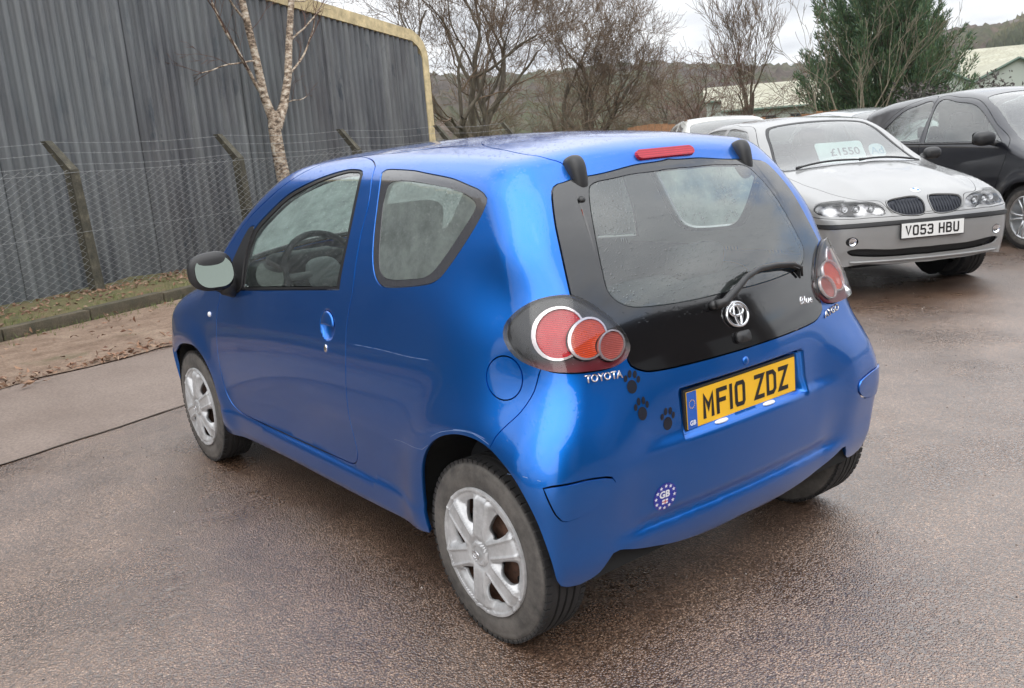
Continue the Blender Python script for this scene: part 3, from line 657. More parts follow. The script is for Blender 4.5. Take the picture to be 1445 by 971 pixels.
def grow(rnd, p, d, L_, r, lvl, maxl, out, spread=.9, kids=(3, 5), up=.12, wander=.18, ratio=.62, minr=.003, gravity=0.):
    n = max(3, int(4+2*(maxl-lvl)*.5)); pts = [p]; rs = [r]; dd = d/np.linalg.norm(d)
    r1 = max(r*(.55 if lvl < maxl else .3), minr)
    for i in range(n):
        dd = dd+rnd.normal(0, wander, 3)+np.array([0, 0, up-gravity*lvl]); dd /= np.linalg.norm(dd); pts.append(pts[-1]+dd*L_/n); rs.append(r+(r1-r)*(i+1)/n)
    out.append((lvl, np.array(pts), np.array(rs)))
    if lvl >= maxl: return
    k = rnd.integers(kids[0], kids[1]+1)
    for j in range(k):
        t = rnd.uniform(.25, 1.) if j else 1.0; i = min(n, max(1, int(round(t*n)))); a = rnd.normal(size=3); a -= dd*(a@dd); a /= np.linalg.norm(a)
        bd = (pts[i]-pts[i-1])/np.linalg.norm(pts[i]-pts[i-1]); nd_ = bd+a*spread*rnd.uniform(.5, 1.25)
        grow(rnd, pts[i], nd_, L_*ratio*rnd.uniform(.75, 1.25), max(rs[i]*rnd.uniform(.45, .72), minr), lvl+1, maxl, out, spread, kids, up, wander, ratio, minr, gravity)
def tree(name, label, loc, seed, stems, maxl=5, trunk_mat='bark', twig_mat='twig', cut=2, group=None, cat='tree', twig_n=3, extra=(), **k):
    rnd = np.random.default_rng(seed); out = list(extra)
    for (p, d, L_, r) in stems: grow(rnd, np.array(p, float), np.array(d, float), L_, r, 0, maxl, out, **k)
    t = empty(name, loc, 0, label=label, cat=cat, group=group)
    for nm, sel, mt, ns in (('trunk', lambda l_: l_ < cut, trunk_mat, 8), ('crown', lambda l_: l_ >= cut, twig_mat, twig_n)):
        a = [o[1][:-1] for o in out if sel(o[0])]
        if not a: continue
        a = np.concatenate(a); b = np.concatenate([o[1][1:] for o in out if sel(o[0])]); ra = np.concatenate([o[2][:-1] for o in out if sel(o[0])]); rb = np.concatenate([o[2][1:] for o in out if sel(o[0])])
        V, F = prisms(a, b, ra, rb, ns); o = fast_mesh(nm, V, F, M[mt], t, True)
        if nm == 'crown': o['kind'] = 'stuff'
    return t
tree('oak_tree', 'spreading bare oak just right of the warehouse corner', (17.3, -12.0, 0), 11, [((0, 0, 0), (.0, .05, 1), 2.3, .15), ((0, 0, 1.5), (-.5, -.5, .8), 2.5, .09), ((0, 0, 1.3), (.6, .5, .8), 2.6, .09), ((0, 0, 1.6), (-.1, .3, 1), 2.5, .09), ((0, 0, 1.1), (-.2, -.9, .8), 2.2, .08)], 6, kids=(3, 4), spread=.80, up=.07, wander=.15, ratio=.70, minr=.0036)
tree('oak_tree', 'wide bare oak with crooked limbs behind the blue car roof', (17.6, -16.3, 0), 23, [((0, 0, 0), (.05, 0, 1), 1.8, .13), ((0, 0, 1.1), (-.6, -.7, .8), 2.0, .08), ((0, 0, 1.2), (.6, .6, .8), 2.0, .08), ((0, 0, 1.5), (.1, -.3, 1), 1.9, .08), ((0, 0, 1.0), (-.1, .5, .9), 1.8, .07)], 6, kids=(3, 4), spread=.80, up=.07, wander=.15, ratio=.68, minr=.0036)
tree('ash_tree', 'slender bare tree with fine upright twigs left of the conifer', (16.2, -21.7, 0), 5, [((0, 0, 0), (0, 0, 1), 2.3, .08), ((0, 0, 1.7), (.25, .2, 1), 1.6, .05), ((0, 0, 1.6), (-.3, -.2, 1), 1.6, .05)], 5, kids=(3, 4), spread=.6, up=.10, wander=.10, ratio=.66, minr=.005)
tree('willow_shrub', 'pale many-stemmed bare shrub in front of the conifer', (10.0, -17.4, 0), 9, [((rng.normal()*.15, rng.normal()*.15, 0), (a, b, 1), 2.2, .026) for a, b in ((-.5, -.45), (-.25, -.2), (0, .05), (.22, .3), (.45, .5), (.1, -.3), (-.62, -.75), (.65, .75))], 4, 'pale_stem', 'pale_stem', 1, cat='shrub', kids=(2, 3), spread=.45, up=.05, wander=.09, ratio=.55, minr=.005)
# the birch by the fence
bir = [(0, np.array([(0, 0, -.05), (.0, .01, .5), (.02, -.02, 1.0), (.0, .03, 1.5), (-.01, .05, 1.85), (-.02, .02, 2.1)]), np.array([.14, .125, .112, .10, .095, .098]))]
def stemp(lst): return np.array(lst, float)
L1 = stemp([(-.02, .02, 1.85), (-.05, .16, 2.3), (-.08, .22, 2.8), (-.12, .30, 3.3), (-.16, .38, 3.9), (-.15, .44, 4.8), (-.2, .5, 6.2)]); R1 = stemp([(-.02, .02, 1.85), (.10, -.20, 2.2), (.14, -.34, 2.6), (.26, -.48, 3.1), (.30, -.62, 3.7), (.4, -.75, 4.8), (.35, -.8, 6.4)])
bir += [(0, L1, np.array([.08, .066, .058, .052, .046, .038, .02])), (0, R1, np.array([.08, .068, .060, .054, .048, .04, .02]))]
rb_ = np.random.default_rng(4); tmp = []
LD = -D_                                                                # towards the left of the picture
for p_, d_, L_, r_ in ((L1[1], (LD[0]*.9, LD[1]*.9, .75), 1.5, .028), (L1[3], (LD[0], LD[1], .5), 1.1, .016), (L1[2], (LD[0]*.8, LD[1], .15), 1.0, .013), (R1[2], (D_[0], D_[1], .75), 1.1, .018), (R1[3], (D_[0], D_[1], .55), .9, .016), (L1[4], (D_[0], D_[1], 1), 1.0, .016), (R1[4], (LD[0], LD[1], 1.), 1.1, .016), (R1[1], (D_[0], D_[1], .3), .7, .010), (L1[2], (.2, .1, 1), .9, .012), (R1[4], (D_[0], D_[1], .1), .8, .012)):
    grow(rb_, np.array(p_), np.array(d_, float), L_, r_, 1, 4, tmp, spread=.6, kids=(3, 4), up=.02, wander=.10, ratio=.50, minr=.0022)
for o in tmp:
    if o[0] == 1: bir.append((0, o[1], o[2]))
    else: bir.append(o)
tree('birch_tree', 'mottled birch with forked trunk standing by the warehouse fence', fp(4.95, .30), 1, [], 3, 'birch', 'twig_red', 1, extra=bir)
# tangled scrub along the far edge of the car park
def scrub(name, label, loc, seed, n_st, w_, h, mat, kind=None, cat='bush', lvl=3, **k):
    rnd = np.random.default_rng(seed); out = []
    for i in range(n_st):
        a = rnd.uniform(0, 6.28); q = w_*math.sqrt(rnd.random())*.6; p = np.array([q*math.cos(a), q*math.sin(a), 0]); d = np.array([rnd.normal()*.45, rnd.normal()*.45, 1.])
        grow(rnd, p, d, h*rnd.uniform(.6, 1.1)*.62, .016, 0, lvl, out, spread=.8, kids=(3, 4), up=-.02, wander=.22, ratio=.62, minr=.0042)
    a = np.concatenate([o[1][:-1] for o in out]); b = np.concatenate([o[1][1:] for o in out]); ra = np.concatenate([o[2][:-1] for o in out]); rb = np.concatenate([o[2][1:] for o in out])
    V, F = prisms(a, b, ra, rb, 3); o = fast_mesh(name, V, F, M[mat]); o.location = loc; tag(o, label, cat, kind=kind); return o
sb_ = [((16.8, -11.2), 1.6, 1.9, 'twig_olive', 'brown scrub nearest the warehouse corner'), ((16.3, -12.9), 1.7, 1.75, 'twig_olive', 'arching bramble scrub below the left oak'), ((15.9, -14.4), 1.6, 2.1, 'twig', 'dense brown thicket between the two oaks'),
       ((16.0, -15.7), 1.6, 1.8, 'twig_olive', 'olive scrub at the foot of the wide oak'), ((15.2, -16.9), 1.5, 2.0, 'twig', 'brown bush right of the wide oak trunk'), ((14.8, -18.3), 1.4, 2.5, 'twig_red', 'reddish bare bush between the wide oak and the slender tree'), ((15.3, -20.4), 1.3, 1.7, 'twig_olive', 'low scrub at the foot of the slender tree')]
for i, (xy_, w_, h, mt, lb) in enumerate(sb_): scrub('bush', lb, (*xy_, 0), 40+i, 22, w_, h*1.3, mt)
for i, (x_, y_, sd) in enumerate(((33., -24., 71), (36., -31., 72), (31., -36.5, 73), (38., -42., 74), (29., -46., 75), (44., -27., 76))):
    tree('far_tree', ['bare tree beyond the oaks, nearest the warehouse', 'second bare tree beyond the oaks from the warehouse', 'distant bare tree seen between the oak crowns and the slender tree', 'distant bare tree left of the cream shed roofs', 'distant bare tree standing before the cream shed roofs', 'farthest bare tree glimpsed over the warehouse corner'][i], (x_, y_, 0), sd, [((0, 0, 0), (0, 0, 1), 2.2, .14), ((0, 0, 1.5), (.5, -.4, .8), 1.8, .09), ((0, 0, 1.5), (-.5, .5, .8), 1.8, .09)], 4, kids=(3, 4), spread=.85, up=.05, wander=.16, ratio=.70, minr=.009)
# evergreens
M['needles'] = leafmat('conifer foliage', [(.045, .095, .042), (.085, .150, .060), (.065, .130, .080), (.13, .185, .08), (.055, .105, .065), (.16, .165, .08)], .6)
def conifer(name, label, loc, seed, H, Wd, nb=150, per=150, lf=.085, lean=0.):
    rnd = np.random.default_rng(seed); t = empty(name, loc, rnd.uniform(0, 6), label=label, cat='tree'); cs = []; dr = []; A1 = []; B1 = []; R1_ = []; R2_ = []
    for i in range(nb):
        h = H*(.02+.93*rnd.random()**1.1); a = rnd.uniform(0, 6.28); rad = Wd*(1-(h/H)**2.2)*rnd.choice([rnd.uniform(.55, 1.0), rnd.uniform(.95, 1.35)])+.2; upk = .75+.75*h/H
        p = np.array([0, 0, h*.85]); d = np.array([math.cos(a), math.sin(a), upk*.6]); n = 9; L_ = rad*1.25; q = [p]
        for j in range(n): d = d/np.linalg.norm(d)+np.array([0, 0, .09])+rnd.normal(0, .05, 3); q.append(q[-1]+d/np.linalg.norm(d)*L_/n)
        q = np.array(q); A1.append(q[:-1]); B1.append(q[1:]); rr = np.linspace(.035, .006, n+1); R1_.append(rr[:-1]); R2_.append(rr[1:])
        tt = .15+.85*rnd.random(per)**.75; ii = np.clip((tt*n).astype(int), 0, n-1); base = q[ii]+(q[ii+1]-q[ii])*(tt*n-ii)[:, None]; tan = (q[ii+1]-q[ii]); tan /= np.linalg.norm(tan, axis=1)[:, None]
        sp_ = (.30*(1-tt*.88))[:, None]*(rad/2.2+.35); off = rnd.normal(size=(per, 3)); cs.append(base+off*sp_*.62); dr.append(tan+off*.35+np.array([0, 0, .25]))
    cs = np.concatenate(cs); dr = np.concatenate(dr); dr /= np.linalg.norm(dr, axis=1)[:, None]; e = rnd.normal(size=cs.shape); e -= dr*(e*dr).sum(1)[:, None]; e /= np.linalg.norm(e, axis=1)[:, None]
    s = lf*(.6+.9*rnd.random(len(cs)))[:, None]; V = np.stack([cs-e*s*.28, cs+e*s*.28, cs+dr*s*1.9], 1).reshape(-1, 3); F = np.arange(len(V)).reshape(-1, 3)
    fast_mesh('foliage', V, F, M['needles'], t)['kind'] = 'stuff'
    V, F = prisms(np.concatenate(A1), np.concatenate(B1), np.concatenate(R1_), np.concatenate(R2_), 4); o = fast_mesh('branches', V, F, M['bark'], t); o['kind'] = 'stuff'
    mb = MB(); mb.tube([(0, 0, 0), (.03, 0, H*.5), (0, 0, H*.92)], [.17, .11, .03], 10); mb.build('trunk', M['bark'], t, True); return t
conifer('conifer_tree', 'big dark green conifer behind the silver saloon', (11.2, -20.6, -.3), 3, 7.4, 1.85, 320, 430, .046)
conifer('conifer_tree', 'green conifer cut by the right picture edge', (8.6, -31.0, -.3), 8, 5.4, 1.3, 130, 300, .05)

# ---------------- low fences, far buildings, hills ----------------
M['wood'] = ground_mat('weathered orange boards', [(.3, (.16, .075, .035)), (.7, (.30, .16, .08))], 3, 30, .8, .3, .004)
bf = empty('timber_fence', (0, 0, 0), 0, label='low orange-brown timber board fence along the far edge of the car park', cat='fence')
pa, pb = np.array([12.6, -12.7]), np.array([8.3, -16.3]); nb_ = 38; bd0 = None
for i in range(nb_):
    q = pa+(pb-pa)*(i+.5)/nb_; mb = MB(); zt = 1.50+.04*math.sin(i*.5)+.015*math.sin(i*3.1)
    mb.box((q[0], q[1], zt/2), (.140, .022, zt), rot=Matrix.Rotation(math.atan2(*(pb-pa)[::-1]), 3, 'Z')); mb.build('board', M['wood'], bf)
M['hedge_grey'] = leafmat('grey hedge', [(.05, .05, .045), (.09, .085, .075), (.12, .11, .10), (.06, .05, .05)], .9)
n_ = 9000; t_ = rng.random(n_); ln = np.array([[8.4, -16.6], [5.2, -20.5]]); q = ln[0]+(ln[1]-ln[0])*t_[:, None]+rng.normal(0, .18, (n_, 2)); hz = rng.random(n_)*(1.75+.25*np.sin(t_*21)+.15*np.sin(t_*57)); V, F = scatter_quads(np.c_[q, hz], .05, rng, 1.)
tag(mesh('clipped_hedge', V, F, M['hedge_grey']), 'leafless grey hedge beneath the conifer behind the parked cars', 'hedge')
M['pale_wall'] = P('pale green cladding', (.34, .37, .33), .7); M['cream_roof'] = ground_mat('lichened cream roofing', [(.3, (.26, .25, .18)), (.6, (.36, .35, .27)), (.8, (.44, .43, .35))], .5, 3, .8, .1, .02); M['green_trim'] = P('green trim', (.06, .10, .07), .6); M['dark_win'] = P('dark window', (.03, .035, .04), .2)
def shed(name, label, org, ax, W_, L_, eave, ridge, spans, group=None, win=False):
    """gabled shed: org = near left corner of the gable wall, ax = unit direction of that wall"""
    t = empty(name, (org[0], org[1], 0), 0, label=label, cat='industrial building', group=group); ax = np.array(ax)/np.linalg.norm(ax); bk = np.array([-ax[1], ax[0]]); 
    if bk @ (np.array(org)-np.array([-2, 2.2])) < 0: bk = -bk
    pt = lambda a, b, z: (*(ax*a+bk*b), z)
    for k in range(spans):
        a0, a1 = k*W_, (k+1)*W_; am = (a0+a1)/2
        mb = MB(); mb.add([pt(a0, 0, 0), pt(a1, 0, 0), pt(a1, 0, eave), pt(am, 0, ridge), pt(a0, 0, eave)], [(0, 1, 2, 3, 4)]); mb.add([pt(a0, 0, 0), pt(a0, L_, 0), pt(a0, L_, eave), pt(a0, 0, eave)], [(0, 1, 2, 3)]); mb.add([pt(a1, 0, 0), pt(a1, L_, 0), pt(a1, L_, eave), pt(a1, 0, eave)], [(0, 1, 2, 3)]); mb.build('wall', M['pale_wall'], t)
        mb = MB()
        for s, e_ in ((a0, -.35), (a1, .35)): mb.add([pt(s+e_, -.4, eave-.1), pt(am, -.4, ridge+.1), pt(am, L_, ridge+.1), pt(s+e_, L_, eave-.1), pt(s+e_, -.4, eave-.3), pt(am, -.4, ridge-.1), pt(am, L_, ridge-.1), pt(s+e_, L_, eave-.3)], [(0, 1, 2, 3), (4, 7, 6, 5), (0, 3, 7, 4), (1, 5, 6, 2), (2, 6, 7, 3)])
        mb.build('roof', M['cream_roof'], t)
        for s in (a0, a1): mb = MB(); mb.tube([pt(s, -.45, eave-.18), pt(am, -.45, ridge+.02)], .16, 4); mb.build('fascia', M['green_trim'], t)
        if win:
            for q in range(5): mb = MB(); c = pt(a0+W_*(.12+.19*q), -.06, eave*.55); mb.box(c, (W_*.10, .1, .8), rot=Matrix.Rotation(math.atan2(ax[1], ax[0]), 3, 'Z')); mb.build('window', M['dark_win'], t)
    return t
shed('factory_shed', 'white twin-gabled factory with green trim beyond the black car', (57.5, -102.0), (-.80, -.60), 9.2, 60, 4.1, 6.2, 3)
def lowshed(name, label, a, b, depth, z0, z1, zw, win=0):
    """long shed seen along its eave: a-b the eave line on the ground, roof rising away"""
    a, b = np.array(a), np.array(b); ax = (b-a)/np.linalg.norm(b-a); bk = np.array([-ax[1], ax[0]]); bk = bk if bk @ (a-np.array([-2, 2.2])) > 0 else -bk; L_ = np.linalg.norm(b-a); t = empty(name, (a[0], a[1], 0), 0, label=label, cat='industrial building'); pt = lambda s, d, z: (*(ax*s+bk*d), z)
    mb = MB(); mb.add([pt(0, 0, 0), pt(L_, 0, 0), pt(L_, 0, z0), pt(0, 0, z0)], [(0, 1, 2, 3)]); mb.add([pt(0, 0, 0), pt(0, 2*depth, 0), pt(0, 2*depth, z0), pt(0, depth, z1), pt(0, 0, z0)], [(0, 1, 2, 3, 4)]); mb.add([pt(L_, 0, 0), pt(L_, 2*depth, 0), pt(L_, 2*depth, z0), pt(L_, depth, z1), pt(L_, 0, z0)], [(0, 1, 2, 3, 4)]); mb.build('wall', M['pale_wall'], t)
    mb = MB(); mb.add([pt(-.4, -.5, z0+.0), pt(L_+.4, -.5, z0+.0), pt(L_+.4, depth, z1+.05), pt(-.4, depth, z1+.05), pt(-.4, 2*depth+.5, z0), pt(L_+.4, 2*depth+.5, z0)], [(0, 1, 2, 3), (3, 2, 5, 4)]); mb.build('roof', M['cream_roof'], t)
    mb = MB(); mb.tube([pt(-.4, -.55, z0-.02), pt(L_+.4, -.55, z0-.02)], .12, 4); mb.build('gutter', M['green_trim'], t)
    for q in range(win): mb = MB(); mb.box(pt(L_*(q+.5)/win, -.05, z0*.62), (L_/win*.5, .1, z0*.28), rot=Matrix.Rotation(math.atan2(ax[1], ax[0]), 3, 'Z')); mb.build('window', M['dark_win'], t)
lowshed('low_shed', 'long cream-roofed shed with green gutter left of the conifer', (47.3, -59.5), (38.5, -66.5), 7, 2.35, 3.9, 0, 5)
lowshed('low_shed', 'second cream shed roof stepping up behind the first', (60.0, -72.5), (47.0, -83.5), 9, 3.6, 5.3, 0)
lowshed('low_shed', 'far cream shed roof beside the hill foot on the right', (60.0, -126.0), (42.0, -136.0), 14, 5.2, 9.3, 0)
# wooded hills
def hillmat(name, cols):
    m, n, l, b = new_mat(name); o = n.new('ShaderNodeTexCoord').outputs['Object']; a = tx(n, l, 'Noise', .012, o, 8, .65); r = ramp(n, l, a.outputs[0], cols)
    a2 = tx(n, l, 'Noise', .16, o, 6, .7); r2 = ramp(n, l, a2.outputs[0], [(.3, g(.55)), (.7, g(1.35))]); l.new(mixc(n, l, 1., r.outputs[0], r2.outputs[0], 'MULTIPLY'), b.inputs['Base Color']); b.inputs['Roughness'].default_value = 1; b.inputs['Specular IOR Level'].default_value = 0; return m
M['hill'] = hillmat('winter woodland', [(.34, (.050, .042, .036)), (.46, (.085, .068, .056)), (.54, (.060, .065, .035)), (.64, (.10, .075, .062)), (.8, (.12, .115, .06))])
M['hill_green'] = hillmat('hillside woods and fields', [(.34, (.035, .045, .026)), (.46, (.055, .060, .035)), (.56, (.10, .095, .05)), (.66, (.085, .065, .05)), (.8, (.14, .14, .07))])
def ridge(name, az0, az1, dist, depth, hf, mat, seed, label=None, lump=2.6, n=420, m_=34):
    rnd = np.random.default_rng(seed); az = np.linspace(az0, az1, n); V = []; nz = rnd.random((n//3+3, m_//2+3)); 
    H = np.array([hf(a) for a in az]); fine = rnd.normal(0, 1, (n, m_)); 
    for i, a in enumerate(az):
        for j in range(m_):
            t = j/(m_-1); d = dist+depth*t; h = H[i]*(t**.75)+(lump*abs(fine[i, j])*.5+lump*.8*math.sin(i*.61+j*1.7)*math.sin(i*.23-j*.9))*(t > .02)
            V.append((-2.0+d*math.cos(a), 2.2+d*math.sin(a), h-1.0))
    F = [(i*m_+j, (i+1)*m_+j, (i+1)*m_+j+1, i*m_+j+1) for i in range(n-1) for j in range(m_-1)]
    return tag(fast_mesh(name, V, F, M[mat], None, False), kind='structure')
ridge('hills', R(-75), R(20), 260, 330, lambda a: 41+3*math.sin(a*9)+2*math.sin(a*23+1)-9*sst(R(-45), R(-56), a)*0-8*math.exp(-((a-R(-57))/R(4))**2), 'hill', 2)
ridge('hillside', R(-92), R(-60.5), 230, 330, lambda a: (32+18*sst(R(-60.5), R(-74), a)+2*math.sin(a*31)+1.5*math.sin(a*63)), 'hill_green', 6)
M['render'] = P('white render', (.6, .58, .54), .8); M['slate'] = P('slate roof', (.12, .10, .09), .8)
def cottage(az, d, z, s, lab):
    x, y = -2+d*math.cos(R(az)), 2.2+d*math.sin(R(az)); t = empty('house', (x, y, z), R(az+70), label=lab, cat='house')
    mb = MB(); mb.box((0, 0, s*.3), (s*1.5, s, s*.6)); mb.build('wall', M['render'], t); mb = MB(); mb.add([(-s*.8, -s*.56, s*.6), (s*.8, -s*.56, s*.6), (s*.8, 0, s*1.0), (-s*.8, 0, s*1.0), (-s*.8, s*.56, s*.6), (s*.8, s*.56, s*.6)], [(0, 1, 2, 3), (3, 2, 5, 4), (0, 3, 4), (1, 5, 2)]); mb.build('roof', M['slate'], t)
cottage(-67.7, 540, 38, 6.5, 'white house highest on the right-hand hillside'); cottage(-66.6, 520, 34.5, 5.0, 'small pale house just left of the highest one on the hillside'); cottage(-51.4, 420, 15, 5.5, 'small white cottage low on the hill left of the conifer')

# ---------------- added unseen surroundings, dark shapes for the wet paint and glass to reflect ----------------
M['brick_wall'] = ground_mat('dark brick render', [(.3, (.045, .035, .03)), (.7, (.085, .065, .055))], 2, 30, .85, .3, .005)
gb_ = empty('workshop', (-11.5, -3.5, 0), 0, label='added unseen dark brick workshop with roller doors facing the row of parked cars', cat='workshop')
mb = MB(); mb.add([(0, -13, 0), (0, 9, 0), (0, 9, 6.0), (0, -13, 6.0)], [(0, 1, 2, 3)]); mb.add([(0, 9, 0), (-9, 9, 0), (-9, 9, 6.0), (-4.5, 9, 7.6), (0, 9, 6.0)], [(0, 1, 2, 3, 4)]); mb.add([(0, -13, 0), (-9, -13, 0), (-9, -13, 6.0), (-4.5, -13, 7.6), (0, -13, 6.0)], [(0, 1, 2, 3, 4)]); mb.build('wall', M['brick_wall'], gb_)
mb = MB(); mb.add([(.4, -13.4, 5.9), (.4, 9.4, 5.9), (-4.5, 9.4, 7.7), (-4.5, -13.4, 7.7), (-9.4, 9.4, 5.9), (-9.4, -13.4, 5.9)], [(0, 1, 2, 3), (3, 2, 4, 5)]); mb.build('roof', M['slate'], gb_)
for y in (-9.5, -3.5, 2.5): mb = MB(); [mb.box((.03, y, .12+.24*k), (.05, 3.4, .225)) for k in range(15)]; mb.build('roller_door', M['roofing'], gb_)
tree('hedgerow_tree', 'added unseen bare hedgerow tree standing on the open side of the car park', (-3., 17., 0), 61, [((0, 0, 0), (0, 0, 1), 2.2, .16), ((0, 0, 1.4), (.6, -.3, .8), 1.8, .1)], 4, kids=(3, 4), spread=.9, up=.05, wander=.18, ratio=.72, minr=.012)
n_ = 14000; q = np.stack([rng.uniform(-16, 12, n_), 16+rng.normal(0, .5, n_)], 1); V, F = scatter_quads(np.c_[q, rng.random(n_)*(2.0+.4*np.sin(q[:, 0]*1.7))], .10, rng, 1.); tag(mesh('boundary_hedge', V, F, M['hedge_grey']), 'added unseen dark boundary hedge along the open side of the car park', 'hedge')

def haze():
    mb = MB(); mb.box((150, -250, 30.), (1300, 1400, 64.)); o = mb.build('haze', [], None); m, n, l, b = new_mat('thin haze'); n.remove(b); v = n.new('ShaderNodeVolumePrincipled'); v.inputs['Density'].default_value = .00022; v.inputs['Color'].default_value = (.86, .90, .96, 1); l.new(v.outputs[0], n['Material Output'].inputs['Volume']); o.data.materials.append(m); tag(o, kind='stuff')
haze()
# ---- the blue hatchback: x forward from the rear axle, y left, z up ----
_hw = spl([.10,.20,.28,.36,.45,.55,.63,.71,.80,.88,.95,1.02,1.10,1.20,1.30,1.40,1.50,1.6],
          [.735,.752,.765,.775,.784,.792,.793,.789,.780,.769,.757,.742,.718,.682,.644,.606,.568,.53])
_hx = spl([-.5,-.3,-.1,.15,.5,1.2,1.8,2.34,2.65,2.9,3.1],
          [.02,-.012,-.006,-.004,.0,.0,.0,.004,.03,.085,.16])
_hr = spl([.05,.14,.20,.26,.31,.36,.42,.50,.58,.64,.70,.76,.80,.885,1.0,1.1,1.2,1.3,1.345,1.38,1.41,1.5,1.6],
          [-.19,-.245,-.285,-.318,-.335,-.343,-.352,-.360,-.362,-.358,-.352,-.343,-.334,-.307,-.263,-.217,-.164,-.094,-.064,-.055,-.045,.05,.2])
_ht = spl([-.4,-.1,-.02,.15,.4,.8,1.2,1.45,1.65,1.85,2.05,2.2,2.4,2.6,2.8,2.95,3.1,3.3],
          [1.31,1.395,1.412,1.437,1.455,1.464,1.452,1.422,1.345,1.225,1.085,1.025,.975,.92,.84,.73,.56,.3])
_hf = spl([.05,.15,.3,.45,.6,.75,.9,1.1],[2.90,2.96,3.02,3.045,3.03,2.96,2.82,2.5])
def F_hatch(P):
    x, y, z = P[:, 0], np.abs(P[:, 1]), P[:, 2]
    w = _hw(z)-_hx(x)
    up = sst(.86, 1.12, z)
    w = w-up*np.clip(.45-x, 0, 1)**1.3*.07-up*np.clip(x-1.25, 0, 2)**1.5*.02
    # rear quarter: shoulder tucks in above the bumper so the lamps sit on a slimmer upper body
    w = w-.068*sst(.20, -.36, x)*sst(.56, .92, z)*sst(1.20,.95,z)
    # waisted doors, flared arches
    w = w-.020*gs((x-1.15)/.55)*gs((z-.42)/.20)
    for cx in (0., 2.34):
        r = np.hypot(x-cx, z-.29); w = w+.020*gs((r-.345)/.085)*sst(.12, .30, z)
    # sill blade
    w = w+.018*gs((x-1.15)/.62)**.6*sst(.345, .318, z)*sst(.20, .26, z)
    w = w+.022*sst(-.05,-.3,x)*sst(.50,.3,z)-.014*sst(.05,-.35,x)*sst(.58,.86,z)*sst(1.15,.9,z)
    w = w-.026*gs((z-.775)/.10)*sst(-.02, -.30, x)
    side = y-w
    rx = _hr(z)+.045*(y/.7)**2+.10*np.clip(y-.30, 0, 1)**2*sst(.75, 1.2, z)
    # centre of the tail below the glass steps in above a shelf, the corners stay full
    cen = sst(.56, .34, y)
    rx = rx-.012*cen*sst(.615, .56, z)*sst(.34, .40, z)-.012*sst(.30,.52,y)*sst(.84, .60, z)*sst(.36, .58, z)
    rx = rx-.020*sst(.62, .42, y)*sst(.365, .315, z)*sst(.19, .25, z)
    rx = rx-.026*sst(.38, .64, y)*sst(.82, .52, z)
    # number plate pocket
    rx = rx+.026*sst(.300, .282, y)*sst(.568, .580, z)*sst(.722, .712, z)
    # bumper underside rises behind the corner pods
    rear = rx-x
    top = z-(_ht(x)-.13*y*y*sst(2.2,1.7,x)-.25*y*y*sst(1.7, 2.2, x)-.05*np.clip(y-.45,0,1))
    front = x-(_hf(z)-.35*y*y)
    rr = .10+.02*sst(.80, .6, z)+.015*sst(1.1,1.3,z)-.025*sst(.66,.5,z)
    f = smax(side, rear, rr)
    f = smax(f, top, .075)
    f = smax(f, front, .22)
    # door handle cup
    d = np.hypot(x-.855, z-.856); f = f+.022*np.clip(1-(d/.054)**2, 0, 1)**.6*(y > .6)
    return f
